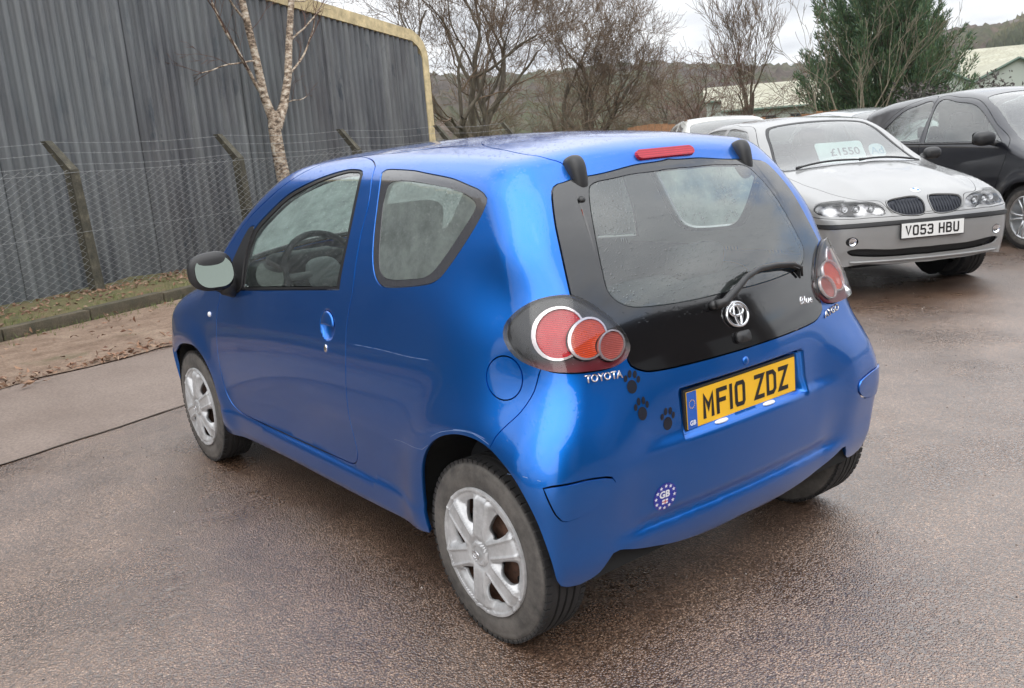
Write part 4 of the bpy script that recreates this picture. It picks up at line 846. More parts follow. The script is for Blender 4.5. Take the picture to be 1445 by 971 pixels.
HUV = {'rearglass':[[-0.7987,0.6044],[-0.5716,0.584],[-0.3293,0.5221],[-0.2654,0.4999],[-0.2401,0.4876],[-0.2187,0.4782],[-0.2072,0.4676],[-0.2017,0.4544],[-0.2014,0.4331],[-0.208,0.3712],[-0.2199,0.3091],[-0.238,0.2131,1],[-0.278,0.1953],[-0.3254,0.1644],[-0.358,0.1253],[-0.3682,0.0946],[-0.3712,0.0647],[-0.3775,0.0533],[-0.392,0.0443],[-0.4318,0.0323],[-0.5649,0.027],[-0.8019,0.0249]],'rearclear':[[-0.7448,0.5717],[-0.5486,0.5528],[-0.3902,0.5163],[-0.3521,0.5031],[-0.3341,0.4906],[-0.3261,0.4663],[-0.322,0.4156],[-0.3262,0.3246],[-0.3332,0.2514],[-0.3388,0.2232],[-0.3557,0.2031],[-0.3818,0.189],[-0.4189,0.1821],[-0.5005,0.1811],[-0.6179,0.1831],[-0.8194,0.188]],'lamp':[[-0.0819,0.1398],[-0.0852,0.1539],[-0.0926,0.1639],[-0.1174,0.1838],[-0.152,0.2013],[-0.1859,0.2088],[-0.2094,0.2106],[-0.2364,0.2084],[-0.2725,0.1954],[-0.3189,0.1659],[-0.3527,0.1347],[-0.3687,0.1088],[-0.3713,0.0942],[-0.3682,0.0839],[-0.3558,0.0691],[-0.3222,0.0579],[-0.27,0.0573],[-0.218,0.0606],[-0.1894,0.0645],[-0.1678,0.0702],[-0.1271,0.0866],[-0.0954,0.1095],[-0.0844,0.1266]],'ring_red':[[-0.2596,0.1145],[-0.2524,0.1045],[-0.243,0.0963],[-0.2321,0.09],[-0.2201,0.086],[-0.2075,0.0842],[-0.1949,0.0848],[-0.1826,0.0878],[-0.1714,0.093],[-0.1617,0.1004],[-0.1541,0.1096],[-0.149,0.1201],[-0.1466,0.1316],[-0.1472,0.1433],[-0.1508,0.1548],[-0.1572,0.1653],[-0.1662,0.1744],[-0.1773,0.1815],[-0.1899,0.1864],[-0.2033,0.1887],[-0.2169,0.1883],[-0.2299,0.1853],[-0.2419,0.1796],[-0.2519,0.1716],[-0.2596,0.1615],[-0.2643,0.1501],[-0.2659,0.138],[-0.2642,0.1259]],'disc_red':[[-0.2557,0.1169],[-0.2492,0.1077],[-0.2409,0.1001],[-0.2311,0.0944],[-0.2204,0.0906],[-0.2091,0.0889],[-0.1979,0.0894],[-0.1871,0.092],[-0.1772,0.0968],[-0.1688,0.1034],[-0.1622,0.1117],[-0.1578,0.1212],[-0.1558,0.1315],[-0.1565,0.1421],[-0.1598,0.1525],[-0.1656,0.162],[-0.1736,0.1703],[-0.1835,0.1768],[-0.1947,0.1813],[-0.2065,0.1834],[-0.2186,0.1832],[-0.2301,0.1805],[-0.2406,0.1754],[-0.2494,0.1682],[-0.2561,0.1592],[-0.2601,0.149],[-0.2614,0.1381],[-0.2599,0.1272]],'ring_amber':[[-0.3107,0.1036],[-0.3041,0.0953],[-0.2959,0.0885],[-0.2864,0.0834],[-0.2762,0.0804],[-0.2658,0.0793],[-0.2558,0.0803],[-0.2464,0.0831],[-0.2382,0.0877],[-0.2314,0.0938],[-0.2263,0.1011],[-0.2232,0.1095],[-0.2221,0.1185],[-0.2233,0.1276],[-0.2266,0.1366],[-0.232,0.1449],[-0.2393,0.1522],[-0.2482,0.1581],[-0.2583,0.1621],[-0.2692,0.1642],[-0.2802,0.164],[-0.2907,0.1615],[-0.3001,0.1569],[-0.3079,0.1502],[-0.3135,0.142],[-0.3167,0.1327],[-0.3172,0.1228],[-0.3152,0.1129]],'disc_amber':[[-0.3069,0.1055],[-0.301,0.098],[-0.2936,0.0918],[-0.2851,0.0871],[-0.2761,0.0842],[-0.2668,0.0831],[-0.2578,0.0839],[-0.2495,0.0863],[-0.2422,0.0904],[-0.2363,0.0959],[-0.2318,0.1026],[-0.2292,0.1101],[-0.2284,0.1183],[-0.2295,0.1266],[-0.2326,0.1348],[-0.2376,0.1423],[-0.2442,0.149],[-0.2522,0.1543],[-0.2613,0.158],[-0.2709,0.1599],[-0.2806,0.1598],[-0.2899,0.1576],[-0.2982,0.1535],[-0.3049,0.1476],[-0.3098,0.1402],[-0.3125,0.1318],[-0.3128,0.1229],[-0.3109,0.114]],'ring_small':[[-0.3562,0.091],[-0.3516,0.0846],[-0.3457,0.0791],[-0.3388,0.0748],[-0.3312,0.072],[-0.3233,0.0706],[-0.3155,0.0708],[-0.3082,0.0726],[-0.3017,0.0757],[-0.2962,0.0801],[-0.292,0.0854],[-0.2894,0.0916],[-0.2883,0.0983],[-0.289,0.1052],[-0.2913,0.112],[-0.2952,0.1184],[-0.3005,0.1241],[-0.3071,0.1287],[-0.3146,0.1321],[-0.3227,0.134],[-0.3309,0.1342],[-0.3388,0.1328],[-0.346,0.1297],[-0.352,0.1252],[-0.3565,0.1194],[-0.3593,0.1127],[-0.3601,0.1055],[-0.3591,0.0981]],'disc_small':[[-0.3527,0.0923],[-0.3487,0.0865],[-0.3435,0.0816],[-0.3374,0.0777],[-0.3307,0.0751],[-0.3237,0.0738],[-0.3168,0.0739],[-0.3104,0.0754],[-0.3046,0.0782],[-0.2998,0.0821],[-0.2962,0.0869],[-0.2939,0.0924],[-0.2931,0.0984],[-0.2937,0.1046],[-0.2958,0.1107],[-0.2994,0.1165],[-0.3042,0.1216],[-0.31,0.1258],[-0.3167,0.1288],[-0.3238,0.1305],[-0.331,0.1307],[-0.3379,0.1294],[-0.3441,0.1267],[-0.3493,0.1227],[-0.3532,0.1176],[-0.3556,0.1117],[-0.3563,0.1052],[-0.3553,0.0987]],'qglass':[[0.6282,0.5631],[0.647,0.5556],[0.6351,0.5328],[0.622,0.4771],[0.6037,0.3955],[0.5786,0.3197],[0.554,0.2793],[0.5287,0.2576],[0.498,0.2456],[0.4526,0.2441],[0.3352,0.2512],[0.2364,0.2578],[0.1968,0.2635],[0.1655,0.2758],[0.1286,0.3025],[0.0721,0.3491],[0.0187,0.3974],[-0.0039,0.4272],[-0.004,0.4365],[0.0091,0.4495],[0.0523,0.4724],[0.1907,0.5198],[0.3959,0.5528],[0.5614,0.5632]],'qclear':[[0.5456,0.5281],[0.5793,0.5174],[0.5851,0.4771],[0.5648,0.3965],[0.5401,0.3215],[0.5196,0.2863],[0.4921,0.2719],[0.4501,0.2665],[0.3205,0.2724],[0.2511,0.2772],[0.2105,0.2909],[0.1568,0.3287],[0.0959,0.3788],[0.0481,0.4187],[0.0411,0.4302],[0.0524,0.4435],[0.1169,0.4724],[0.2184,0.4997],[0.3499,0.5199],[0.463,0.528]],'door':[[1.8687,0.1246],[1.9071,0.043],[1.9248,-0.0291],[1.9406,-0.1374],[1.9325,-0.2544],[1.9102,-0.2977],[1.8792,-0.3226],[1.8104,-0.3389],[1.3937,-0.3476],[1.0569,-0.3478],[0.853,-0.3429],[0.8008,-0.3387],[0.7692,-0.325],[0.748,-0.2973],[0.7461,-0.2462],[0.7477,-0.1917],[0.7374,-0.1151],[0.7218,-0.0022],[0.7142,0.0994],[0.697,0.1681],[0.6818,0.2214],[0.6832,0.3152],[0.6852,0.394],[0.6784,0.4768],[0.7086,0.5681],[0.7419,0.5899],[0.7941,0.6077],[0.8837,0.6269],[0.9955,0.6421],[1.1081,0.6407],[1.1744,0.6075],[1.2973,0.5579],[1.4629,0.4965],[1.6608,0.4127],[1.8652,0.278],[1.9701,0.1794]],'sail':[[1.6412,0.1498],[1.8903,0.1244],[1.9328,0.131],[1.8849,0.1513],[1.8035,0.1927],[1.7164,0.2976],[1.635,0.3786],[1.585,0.3846],[1.5971,0.3537],[1.6221,0.2671]],'doorglass_out':[[1.6755,0.1464,1],[0.7788,0.2147,1],[0.7669,0.3512],[0.7665,0.4685],[0.7707,0.5487],[0.7859,0.5601],[0.8182,0.566],[0.9033,0.5679],[1.0354,0.5518],[1.1691,0.5271],[1.3383,0.4875],[1.4865,0.4279],[1.5864,0.3744],[1.6271,0.3244],[1.6456,0.2263]],'doorglass':[[1.6085,0.1627,1],[0.8036,0.2234,1],[0.7869,0.3504],[0.7885,0.4723],[0.7908,0.5489],[0.8071,0.557],[0.8395,0.5587],[0.8964,0.5587],[1.0185,0.5422],[1.1517,0.5171],[1.3188,0.4774],[1.4647,0.4161],[1.5521,0.3676],[1.5838,0.3155],[1.6038,0.2287]],'flap':[[-0.1188,0.0566],[-0.119,0.0469],[-0.1171,0.0374],[-0.1132,0.0287],[-0.1073,0.021],[-0.0999,0.0148],[-0.091,0.0101],[-0.0811,0.0072],[-0.0705,0.0062],[-0.0597,0.0073],[-0.0492,0.0104],[-0.0397,0.0156],[-0.0317,0.0225],[-0.0257,0.031],[-0.0222,0.0407],[-0.0214,0.051],[-0.0234,0.0613],[-0.028,0.071],[-0.035,0.0795],[-0.0439,0.0864],[-0.0542,0.0913],[-0.0652,0.094],[-0.0763,0.0943],[-0.0871,0.0923],[-0.0969,0.0882],[-0.1052,0.0823],[-0.1118,0.0747],[-0.1164,0.066]],'bumper':[[-0.1682,0.0783],[-0.1585,0.0607],[-0.1466,0.0287],[-0.117,-0.0079],[-0.0773,-0.039],[-0.0552,-0.0583],[-0.043,-0.0759],[-0.0348,-0.0906]],'protector':[[-0.1639,-0.1175,1],[-0.182,-0.1153],[-0.236,-0.1189],[-0.2881,-0.1305],[-0.3025,-0.1367],[-0.3095,-0.1487],[-0.3047,-0.164],[-0.286,-0.1764],[-0.2589,-0.1844],[-0.2247,-0.1851],[-0.2039,-0.1829],[-0.1934,-0.178],[-0.1837,-0.1651],[-0.1736,-0.1422]],'arch':[[0.2866,-0.394,1],[0.292,-0.3544],[0.2845,-0.2967],[0.257,-0.2175],[0.2189,-0.1633],[0.1639,-0.1185],[0.0905,-0.0875],[0.0194,-0.0763],[-0.0412,-0.0818],[-0.0972,-0.1058],[-0.1246,-0.1333],[-0.1436,-0.1688],[-0.157,-0.2081],[-0.1692,-0.2547],[-0.1747,-0.2905],[-0.1809,-0.3073]],'bumperlow':[[-0.1809,-0.3073],[-0.193,-0.3188],[-0.2214,-0.3328],[-0.2442,-0.3344],[-0.2681,-0.3288],[-0.2873,-0.3128],[-0.3016,-0.3002],[-0.318,-0.3015],[-0.3632,-0.3229],[-0.4254,-0.3514],[-0.5126,-0.3806],[-0.6588,-0.4092]],'farch':[[2.5544,-0.1782],[2.4286,-0.139],[2.3097,-0.1229],[2.2009,-0.119],[2.1248,-0.1375],[2.067,-0.1745],[2.0243,-0.2318],[2.0177,-0.3047],[2.0146,-0.3652],[2.1028,-0.4382,1]],'sill':[[2.1028,-0.4382],[1.4372,-0.4205],[0.8335,-0.4241],[0.4179,-0.4112],[0.2866,-0.394]],'ditch':[[0.3399,0.7481],[0.0265,0.634],[-0.1022,0.5769],[-0.1885,0.5521],[-0.2349,0.546],[-0.264,0.5293],[-0.268,0.5004]],'handlec':[[0.887,0.0919]],'lockc':[[0.8672,0.021]],'repeater':[[1.9973,0.0248]],'toyota':[[-0.2586,0.0379],[-0.3482,0.0323]],'paws':[[-0.3751,0.0204],[-0.3945,-0.0388],[-0.4734,-0.0814]],'gb':[[-0.4532,-0.2475]],'badge':[[-0.8228,0.1191]],'hatchhandle':[[-0.8116,0.0578]],'knob':[[-0.7976,-0.0056]],'wiper':[[-0.7119,0.1569],[-0.7455,0.1564],[-0.8143,0.1857],[-0.8734,0.2084],[-0.9573,0.2204],[-1.0567,0.2145],[-1.1497,0.1983],[-1.186,0.1812],[-1.1865,0.1578]],'wash':[[-0.296,0.4475]],'scratch':[[0.4309,-0.1878],[0.2345,-0.16],[0.2016,-0.1405]],'blue':[[-1.1352,0.0887],[-1.2058,0.0818]],'aygo':[[-1.2324,0.0313],[-1.3173,0.0381]],'s1':[[0.1832,-0.1149],[0.1352,-0.0922],[0.0679,-0.073],[0.0102,-0.066],[-0.0387,-0.0734]],'s2':[[-0.089,-0.1074],[-0.1278,-0.1025],[-0.1598,-0.1067]],'s3':[[0.6588,0.0578],[0.4691,0.0637],[0.314,0.0639],[0.1981,0.0671]],'s4':[[0.0816,-0.074],[0.0246,-0.0646],[-0.0256,-0.0668]],'dentline':[[0.3147,0.108],[0.1636,0.0898]],'brake':[[-0.6177,0.6249],[-1.0716,0.6134]],'duct':[[-0.2501,0.5433],[-0.2935,0.5646],[-0.3461,0.5227],[-0.3362,0.4824],[-0.3075,0.4676],[-0.2669,0.4917]]}
# ---------------- the blue hatchback ----------------
M['frit'] = paint('black glass border', (.005, .005, .006), metal=0, rough=.08, dirt=0)
M['frit_side'] = paint('grey glass border', (.055, .055, .062), metal=0, rough=.15, dirt=0)
M['scratch'] = P('scraped paint', (.16, .26, .48), .6)
M['tyre'], _n, _l, _b = new_mat('tyre rubber'); _o = _n.new('ShaderNodeTexCoord').outputs['Object']
_t = tx(_n, _l, 'Noise', 7, _o, 8, .75); _r = ramp(_n, _l, _t.outputs[0], [(.35, (.045, .042, .039)), (.62, (.135, .122, .110)), (.8, (.075, .070, .064))]); _sx = _n.new('ShaderNodeSeparateXYZ'); _l.new(_o, _sx.inputs[0]); _cx = _n.new('ShaderNodeCombineXYZ'); _l.new(_sx.outputs[0], _cx.inputs[0]); _l.new(_sx.outputs[2], _cx.inputs[2]); _ln = _n.new('ShaderNodeVectorMath'); _ln.operation = 'LENGTH'; _l.new(_cx.outputs[0], _ln.inputs[0])
_tr = ramp(_n, _l, _ln.outputs['Value'], [(.262, g(0)), (.272, g(1))]); _l.new(mixc(_n, _l, _tr.outputs[0], _r.outputs[0], (.016, .015, .015)), _b.inputs['Base Color'])  # tread darkened by radius, the shade under the car put into the colour
_b.inputs['Roughness'].default_value = .75; _t2 = tx(_n, _l, 'Noise', 120, _o, 4); bump(_n, _l, _t2.outputs[0], .3, .001, _b)
M['hubcap'], _n, _l, _b = new_mat('silver painted plastic'); _o = _n.new('ShaderNodeTexCoord').outputs['Object']
_t = tx(_n, _l, 'Noise', 18, _o, 8, .7); _r = ramp(_n, _l, _t.outputs[0], [(.3, (.36, .36, .36)), (.6, (.55, .55, .555))]); _l.new(_r.outputs[0], _b.inputs['Base Color']); _b.inputs['Metallic'].default_value = .35; _b.inputs['Roughness'].default_value = .42
M['rust'], _n, _l, _b = new_mat('rusty steel wheel'); _o = _n.new('ShaderNodeTexCoord').outputs['Object']
_t = tx(_n, _l, 'Noise', 25, _o, 8, .7); _r = ramp(_n, _l, _t.outputs[0], [(.3, (.02, .015, .012)), (.55, (.14, .07, .045)), (.75, (.20, .13, .10))]); _l.new(_r.outputs[0], _b.inputs['Base Color']); _b.inputs['Roughness'].default_value = .8
def lens_mat(name, col, em=None, ringy=420., rough=.08, spec=.5, trans=0.):
    m, n, l, b = new_mat(name); o = n.new('ShaderNodeTexCoord').outputs['Object']
    wv = n.new('ShaderNodeTexWave'); wv.wave_type = 'BANDS'; wv.bands_direction = 'Z'; wv.inputs['Scale'].default_value = ringy/6.283; wv.inputs['Distortion'].default_value = 1.0; wv.inputs['Detail Scale'].default_value = 8; l.new(o, wv.inputs['Vector'])
    nz = tx(n, l, 'Noise', 28, o, 3); mx_ = n.new('ShaderNodeMath'); mx_.operation = 'MULTIPLY'; l.new(wv.outputs['Fac'], mx_.inputs[0]); l.new(nz.outputs[0], mx_.inputs[1])
    r = ramp(n, l, mx_.outputs[0], [(.05, tuple(c*.65 for c in col)), (.40, col), (.8, tuple(min(1, c*1.3+.01) for c in col))]); l.new(r.outputs[0], b.inputs['Base Color'])
    b.inputs['Roughness'].default_value = .22; b.inputs['Coat Weight'].default_value = .0; b.inputs['Coat Roughness'].default_value = .03; return m
M['lens_red'] = lens_mat('red lens', (.60, .004, .016)); M['lens_amber'] = lens_mat('amber lens', (.75, .085, .02)); M['lens_clear'] = lens_mat('pink lens', (.50, .12, .10))
M['lamp_ring'] = P('silver lamp ring', (.72, .66, .66), .16, .7)
M['lamp_base'], _n, _l, _b = new_mat('smoked lamp body'); _o = _n.new('ShaderNodeTexCoord').outputs['Object']; _s = _n.new('ShaderNodeSeparateXYZ'); _l.new(_o, _s.inputs[0])
_mr = _n.new('ShaderNodeMapRange'); _l.new(_s.outputs[2], _mr.inputs[0]); _mr.inputs[1].default_value = .875; _mr.inputs[2].default_value = .845
_l.new(mixc(_n, _l, _mr.outputs[0], (.030, .030, .032), (.16, .012, .022)), _b.inputs['Base Color']); _b.inputs['Roughness'].default_value = .35; _b.inputs['Coat Weight'].default_value = .3; _b.inputs['Coat Roughness'].default_value = .04
M['brake'] = lens_mat('brake lens', (.42, .012, .03), ringy=300.)
M['plate_yellow'] = P('yellow plate', (.83, .46, .02), .35); M['plate_white'] = P('white plate', (.72, .72, .70), .35)
M['ink'] = P('plate ink', (.012, .010, .010), .5); M['euro'] = P('blue band', (.02, .10, .42), .4)
M['decal'] = P('black vinyl', (.006, .008, .016), .35); M['sticker'] = P('sticker blue', (.02, .03, .30), .3); M['white'] = P('white print', (.75, .75, .80), .4); M['red'] = P('red print', (.45, .02, .04), .4)

def tyre_mesh(Rt, wd, rim):
    h = wd/2; s = Rt-rim
    prof = [(rim-.006, -h*.80), (rim+.004, -h*.88), (rim+s*.35, -h*1.0), (rim+s*.62, -h*1.0), (rim+s*.86, -h*.93), (Rt-.006, -h*.80), (Rt-.001, -h*.66)]
    for k in (-.36, 0, .36): prof += [(Rt, h*(k-.06)), (Rt-.007, h*(k-.055)), (Rt-.007, h*(k+.055)), (Rt, h*(k+.06))]
    prof += [(Rt-.001, h*.66), (Rt-.006, h*.80), (rim+s*.86, h*.93), (rim+s*.72, h*.985), (rim+s*.66, h*.975), (rim+s*.62, h*1.0), (rim+s*.35, h*1.0), (rim+s*.12, h*.95), (rim+.008, h*.93), (rim+.002, h*.84), (rim-.008, h*.78)]
    mb = MB(); mb.lathe([(r, a-h) for r, a in prof], 72)
    n = 66                                                            # shoulder blocks
    for i in range(n):
        for sg in (1, -1):
            a = 2*math.pi*i/n; rot = Matrix.Rotation(-a, 3, 'Y'); c = rot @ Vector((Rt-.006, 0, 0))
            mb.box((c.x, sg*h*.80-h, c.z), (.012, h*.24, 2*math.pi*Rt/n*.72), rot=rot)
    return mb
def wheel_cover(parent, r0=.194, spokes=6):
    """pressed plastic wheel cover with six broad spokes and six windows"""
    outer = disc2(r0, 96); holes = []
    sp = 2*math.pi/spokes
    for k in range(spokes):
        a = k*sp+.12
        hp = [(.086, 0), (.100, .20), (.128, .27), (.150, .26), (.158, .12), (.157, -.10), (.146, -.20), (.118, -.20), (.096, -.14)]
        holes.append(np.array([(r*math.cos(a+d), r*math.sin(a+d)) for r, d in hp]))
    hs = [smooth_line(list(h), True, .006) for h in holes]
    st = .0048; u = np.arange(-r0, r0, st); A, B = np.meshgrid(u, u); G = np.stack([A.ravel(), B.ravel()], 1); G = G[np.hypot(G[:, 0], G[:, 1]) < r0-.004]
    for h in hs: G = G[~(inside(h, G) | near(h, G, st*.5))]
    al = [outer]; ed = [(i, (i+1) % 96) for i in range(96)]; k = 96
    for h in hs: ed += [(k+i, k+(i+1) % len(h)) for i in range(len(h))]; al.append(h); k += len(h)
    al.append(G); r = delaunay_2d_cdt([Vector(a) for a in np.concatenate(al)], ed, [], 0, 1e-7, False)
    V = np.array([tuple(v) for v in r[0]]); T = np.array(r[2]); cen = V[T].mean(1); ok = np.hypot(*cen.T) < r0
    for h in hs: ok &= ~inside(h, cen)
    T = T[ok]
    def height(Q):
        rr = np.hypot(Q[:, 0], Q[:, 1]); th = np.arctan2(Q[:, 1], Q[:, 0]); d = np.abs((th-.12-sp/2+sp/2) % sp-sp/2)   # 0 at spoke centre
        d = sp/2-d                                                     # now 0 at hole centre line
        d2 = np.abs(((th-.12) % sp)-sp/2)*rr                           # metres from spoke centre line
        spoke = sst(.040+rr*.06, .021+rr*.06, d2)
        z = -.004+.010*spoke*sst(.03, .06, rr)*sst(.186,.165,rr)-.014*sst(.05, .12, rr)*sst(.178, .145, rr)*(1-spoke)+.004*spoke*gs((d2-.018-rr*.04)/.004)*sst(.05, .07, rr)
        z += .010*(1-(rr/r0)**2)+.012*sst(.040, .034, rr)-.004*sst(.026, .023, rr)+.006*sst(r0-.014, r0-.008, rr)-.010*sst(r0-.003, r0, rr)*0
        return z
    e = 1e-3; z = height(V); gx_ = (height(V+[e, 0])-height(V-[e, 0]))/(2*e); gz = (height(V+[0, e])-height(V-[0, e]))/(2*e)
    Nn = np.stack([-gx_, 1+0*gx_, -gz], 1); Nn /= np.linalg.norm(Nn, axis=1)[:, None]
    P3 = np.stack([V[:, 0], z, V[:, 1]], 1)
    w_ = np.cross(P3[T[:, 1]]-P3[T[:, 0]], P3[T[:, 2]]-P3[T[:, 0]])[:, 1]; T[w_ < 0] = T[w_ < 0][:, ::-1]
    E = np.concatenate([T[:, [0, 1]], T[:, [1, 2]], T[:, [2, 0]]]); key = np.sort(E, 1); _, idx, cnt = np.unique(key, axis=0, return_index=True, return_counts=True); B = E[idx[cnt == 1]]
    nV = len(P3); fi = np.unique(B); mp = -np.ones(nV, int); mp[fi] = np.arange(len(fi)); lo = P3[fi]-[0, .012, 0]
    rad = P3[fi]*[1, 0, 1]; rad /= np.linalg.norm(rad, axis=1)[:, None]; on = (np.hypot(P3[fi][:, 0], P3[fi][:, 2]) > r0-.003)[:, None]; rn = np.where(on, rad, -rad*.2)
    VV = np.concatenate([P3, P3[fi], lo]); NN = np.concatenate([Nn, rn+[0, .3, 0], rn]); NN /= np.linalg.norm(NN, axis=1)[:, None]+1e-9
    FF = [tuple(t) for t in T]+[(nV+mp[b], nV+mp[a], nV+len(fi)+mp[a], nV+len(fi)+mp[b]) for a, b in B]
    cov = mesh('wheel_cover', VV, FF, M['hubcap'], parent, True, None, NN)
    return cov
def oval_emblem(parent, name, k, f, mat, r=.06):
    """three interlocking ovals; f maps (x, y) metres to a point"""
    mb = MB()
    for cx, cy, ax, ay in ((0, 0, 1, .70), (0, .22, .62, .30), (0, .02, .27, .64)):
        pts = [f(k*(cx+ax*math.cos(t)), k*(cy+ay*math.sin(t))) for t in np.linspace(0, 2*math.pi, 41)]
        mb.tube(pts, k*r, 6, cap=False)
    return mb.build(name, mat, parent, True)
def road_wheel(loc, rz, parent):
    h = empty('wheel', loc, rz); h.parent = parent
    tyre_mesh(.278, .158, .183).build('tyre', M['tyre'], h, True, 40)
    cov = wheel_cover(h); cov.location = (0, .003, 0)
    oval_emblem(cov, 'emblem', .016, lambda a, b: (a, .0255, b), M['chrome'], .09)
    mb = MB(); mb.lathe([(.186, -.010), (.180, -.018), (.172, -.022), (.168, -.05), (.150, -.060), (.120, -.042), (.09, -.036), (.05, -.045), (.0, -.045)], 48); mb.build('steel_rim', M['rust'], h, True, 35)
    mb = MB()
    for i in range(12):
        a = 2*math.pi*i/12; mb.lathe([(.0, -.034), (.011, -.0345), (.012, -.038)], 12, c=(.128*math.cos(a), -.006, .128*math.sin(a)))
    mb.build('rim_hole', M['void'], h)['kind'] = 'stuff'
    mb = MB(); mb.lathe([(.0, -.09), (.14, -.09), (.14, -.15), (.0, -.15)], 32); mb.build('brake_drum', M['rust'], h)
    return h
def rounded_rect(w, h, r, n=6):
    P_ = []
    for cx, cy, a0 in ((w/2-r, h/2-r, 0), (-w/2+r, h/2-r, 90), (-w/2+r, -h/2+r, 180), (w/2-r, -h/2+r, 270)):
        for i in range(n+1):
            a = R(a0+90*i/n); P_.append((cx+r*math.cos(a), cy+r*math.sin(a)))
    return np.array(P_)
def pod(name, mat, parent, c, sx, sy, sz, M3=None, p=2.6, cut=None, nu=28, nv=16, shape=None):
    """superellipsoid shell"""
    V = []; F = []
    sp = lambda t: np.sign(math.cos(t))*abs(math.cos(t))**(2/p); sn = lambda t: np.sign(math.sin(t))*abs(math.sin(t))**(2/p)
    for i in range(nv+1):
        a = -math.pi/2+math.pi*i/nv
        for j in range(nu):
            b = 2*math.pi*j/nu; v = Vector((sx*sp(a)*sp(b), sy*sp(a)*sn(b), sz*sn(a)))
            if shape: v = Vector(shape(v))
            if M3 is not None: v = M3 @ v
            V.append(v+Vector(c))
    for i in range(nv):
        for j in range(nu): F.append((i*nu+j, i*nu+(j+1) % nu, (i+1)*nu+(j+1) % nu, (i+1)*nu+j))
    return mesh(name, V, F, mat, parent, True)
def seat(parent, x, y, mat, z=.0, lean=-18):
    s = empty('front_seat', (x, y, z)); s.parent = parent
    mb = MB(); mb.box((0, 0, .42), (.50, .48, .16), bev=.05); mb.build('cushion', mat, s, True)
    rot = Matrix.Rotation(R(lean), 3, 'Y')
    mb = MB(); mb.box(Vector((-.30, 0, .78)), (.14, .46, .62), rot=rot, bev=.05); mb.build('backrest', mat, s, True)
    mb = MB(); mb.box(Vector((-.41, 0, 1.16)), (.10, .26, .17), rot=rot, bev=.04); mb.build('headrest', mat, s, True)
    return s

